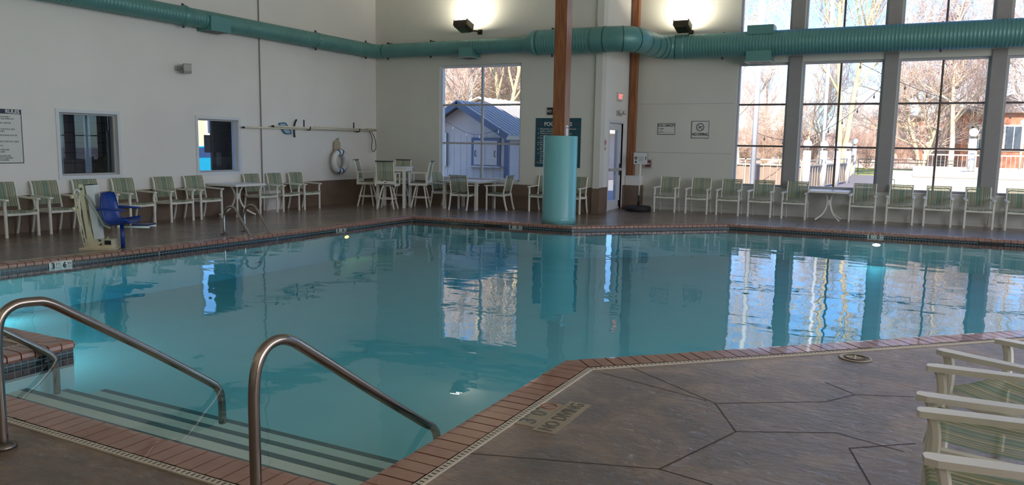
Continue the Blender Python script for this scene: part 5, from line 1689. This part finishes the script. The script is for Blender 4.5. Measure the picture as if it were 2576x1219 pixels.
# ------------------------------------------------------------------ TREES
def tree_mesh(seed, height, trunk_r, spread, levels, lean=0.0, forks=1, first=0.25):
    rng = random.Random(seed)
    trunk, twigs = MB(), MB()
    def grow(p, d, L, r, lev):
        segs = 5 if lev == 0 else (4 if lev < 3 else 3)
        pts = [p.copy()]; rad = [r]
        q = p.copy(); dd = d.copy()
        for i in range(segs):
            jit = 0.10 if lev == 0 else 0.26
            dd = (dd + Vector((rng.uniform(-jit, jit), rng.uniform(-jit, jit), rng.uniform(-jit * 0.4, jit * 0.9)))).normalized()
            q = q + dd * (L / segs)
            pts.append(q.copy())
            rad.append(max(0.011 if lev < 3 else 0.0085, r * (1 - 0.62 * (i + 1) / segs)))
        tgt = trunk if lev <= 1 else twigs
        tgt.sweep(pts, rad, 7 if lev == 0 else (5 if lev == 1 else 3), caps=False, smooth=True)
        if lev >= levels: return
        nchild = [11, 7, 6, 5, 3][lev]
        for c in range(nchild):
            t = first + (1 - first) * (c + rng.random()) / nchild if lev == 0 else 0.15 + 0.85 * (c + rng.random()) / nchild
            f = min(segs - 1e-3, t * segs); i = int(f)
            bp_ = pts[i].lerp(pts[i + 1], f - i)
            br_ = rad[i] * (1 - (f - i)) + rad[i + 1] * (f - i)
            ang = rng.uniform(0, 2 * PI)
            tilt = rng.uniform(0.45, 1.05) * spread
            ax = dd.orthogonal().normalized()
            ax.rotate(Matrix.Rotation(ang, 3, dd))
            nd = (dd * math.cos(tilt) + ax * math.sin(tilt))
            nd = (nd + Vector((0, 0, 0.18))).normalized()
            grow(bp_, nd, L * rng.uniform(0.42, 0.66) * (1.0 if lev else 0.85), br_ * rng.uniform(0.5, 0.72), lev + 1)
    for k in range(forks):
        a = 2 * PI * k / forks + rng.random()
        d = Vector((lean + (0.22 * math.cos(a) if forks > 1 else 0), 0.22 * math.sin(a) if forks > 1 else 0, 1)).normalized()
        grow(Vector((0, 0, -0.2)), d, height, trunk_r, 0)
    return trunk, twigs
def tree_proto(seed, height, tr_, spread, levels, bark='bark', twig='twig', lean=0.0, forks=1, first=0.25):
    a, b = tree_mesh(seed, height, tr_, spread, levels, lean, forks, first)
    return a.mesh('trunk', bark), b.mesh('branches', twig)
T1 = tree_proto(1, 10.0, 0.17, 1.0, 4)
T2 = tree_proto(2, 11.5, 0.19, 0.9, 4, 'bark', 'twig_dark')
T3 = tree_proto(3, 7.0, 0.12, 1.15, 4, 'bark', 'twig', 0, 3, 0.12)
T4 = tree_proto(4, 13.0, 0.17, 0.75, 4, 'bark_yellow', 'twig', 0.05, 2, 0.35)
T5 = tree_proto(5, 4.2, 0.07, 1.25, 3, 'twig_dark', 'twig_dark', 0, 5, 0.08)
def tree(pr, x, y, z, rz, sc, label, group, name='bare_tree'):
    root = thing(name, label, 'tree', (x, y, z), rz, group)
    root.scale = (sc, sc, sc)
    link('trunk', pr[0], root); link('branches', pr[1], root)
    return root
tree(T4, -3.9, 50.0, 0.0, 0.4, 1.05, 'bare tree with a forked yellowish trunk behind the second tall window', 'bare trees outside the windows')
tree(T1, -8.9, 46.0, 0.0, 1.9, 1.1, 'bare tree with a leaning trunk behind the first tall window', 'bare trees outside the windows').rotation_euler = (0.0, 0.28, 1.9)
tree(T3, 0.65, 64.0, 0.2, 0.9, 1.3, 'low many stemmed bare tree behind the left half of the third window', 'bare trees outside the windows')
tree(T2, 2.35, 60.0, 0.2, 2.2, 1.0, 'tall slim bare tree behind the right half of the third window', 'bare trees outside the windows')
tree(T1, 6.2, 56.0, 0.2, 4.0, 1.0, 'bare tree at the right frame edge beyond the terrace', 'bare trees outside the windows')
tree(T2, -23.6, 39.0, 0.0, 1.0, 0.95, 'thick bare tree behind the left pane of the back window', 'bare trees outside the windows')
tree(T4, -22.0, 41.5, 0.0, 2.5, 0.9, 'forked bare tree behind the right pane of the back window', 'bare trees outside the windows')
rng = random.Random(11)
protos = [T1, T2, T3, T2, T3, T1]
spots = []
for k in range(28):
    y = rng.uniform(62, 104)
    x = (-0.30 + 0.48 * ((k * 0.618) % 1.0)) * y + rng.uniform(-2, 2)
    spots.append((x, y))
for k, (x, y) in enumerate(spots):
    z = 0.0 if y < 80 else 4.5 * ((y - 80) / 60) ** 0.8
    tree(protos[k % 6], x, y, z - 0.2, rng.uniform(0, 6.28), rng.uniform(0.55, 0.85), 'bare brown tree in the woodland on the slope behind the railings', 'woodland trees on the slope')
for k in range(12):
    y = rng.uniform(42, 75)
    x = (-0.68 + 0.22 * (k + rng.random()) / 12) * y
    tree(protos[(k * 5) % 6], x, y, 0, rng.uniform(0, 6.28), rng.uniform(0.8, 1.1), 'bare tree in the group beyond the kiosk roof', 'trees beyond the kiosk')
for k in range(34):
    y = rng.uniform(72, 90)
    x = (-0.24 + 0.40 * (k + rng.random()) / 34) * y
    z = 0.0 if y < 80 else 4.5 * ((y - 80) / 60) ** 0.8
    tree(T5, x, y, z - 0.1, rng.uniform(0, 6.28), rng.uniform(0.4, 0.65), 'low dry bush at the foot of the wooded slope', 'dry bushes at the foot of the slope', 'dry_bush')

# festoon lights across the window wall
def festoon(p0, p1, sag, label, nb):
    a, b = Vector(p0), Vector(p1)
    root = thing('festoon_wire', label, 'string lights', p0, 0, 'festoon wires outside the window wall')
    pts = []
    for i in range(25):
        t = i / 24
        q = a.lerp(b, t) - a
        q.z -= sag * 4 * t * (1 - t)
        pts.append(q)
    MB().sweep(pts, 0.010, 5).build('wire', 'wire', root)
    for i in range(nb):
        t = (i + 0.5) / nb
        q = a.lerp(b, t) - a
        q.z -= sag * 4 * t * (1 - t)
        MB().lathe([(0.012, 0.0), (0.014, -0.07), (0.035, -0.12), (0.03, -0.17), (0.0, -0.20)], 8, (q.x, q.y, q.z)).build('bulb', 'wire', root)
    return root
festoon((-5.35, 30.5, 2.3), (-3.65, 33.0, 2.25), 0.25, 'festoon wire with dark bulbs behind the first tall window', 3)
festoon((-2.2, 30.0, 4.9), (6.5, 38.0, 3.2), 0.75, 'festoon wire with dark bulbs sloping across the third window', 12)
festoon((-4.0, 36.0, 2.2), (-0.5, 30.0, 4.6), 0.35, 'festoon wire with dark bulbs rising across the second window', 6)
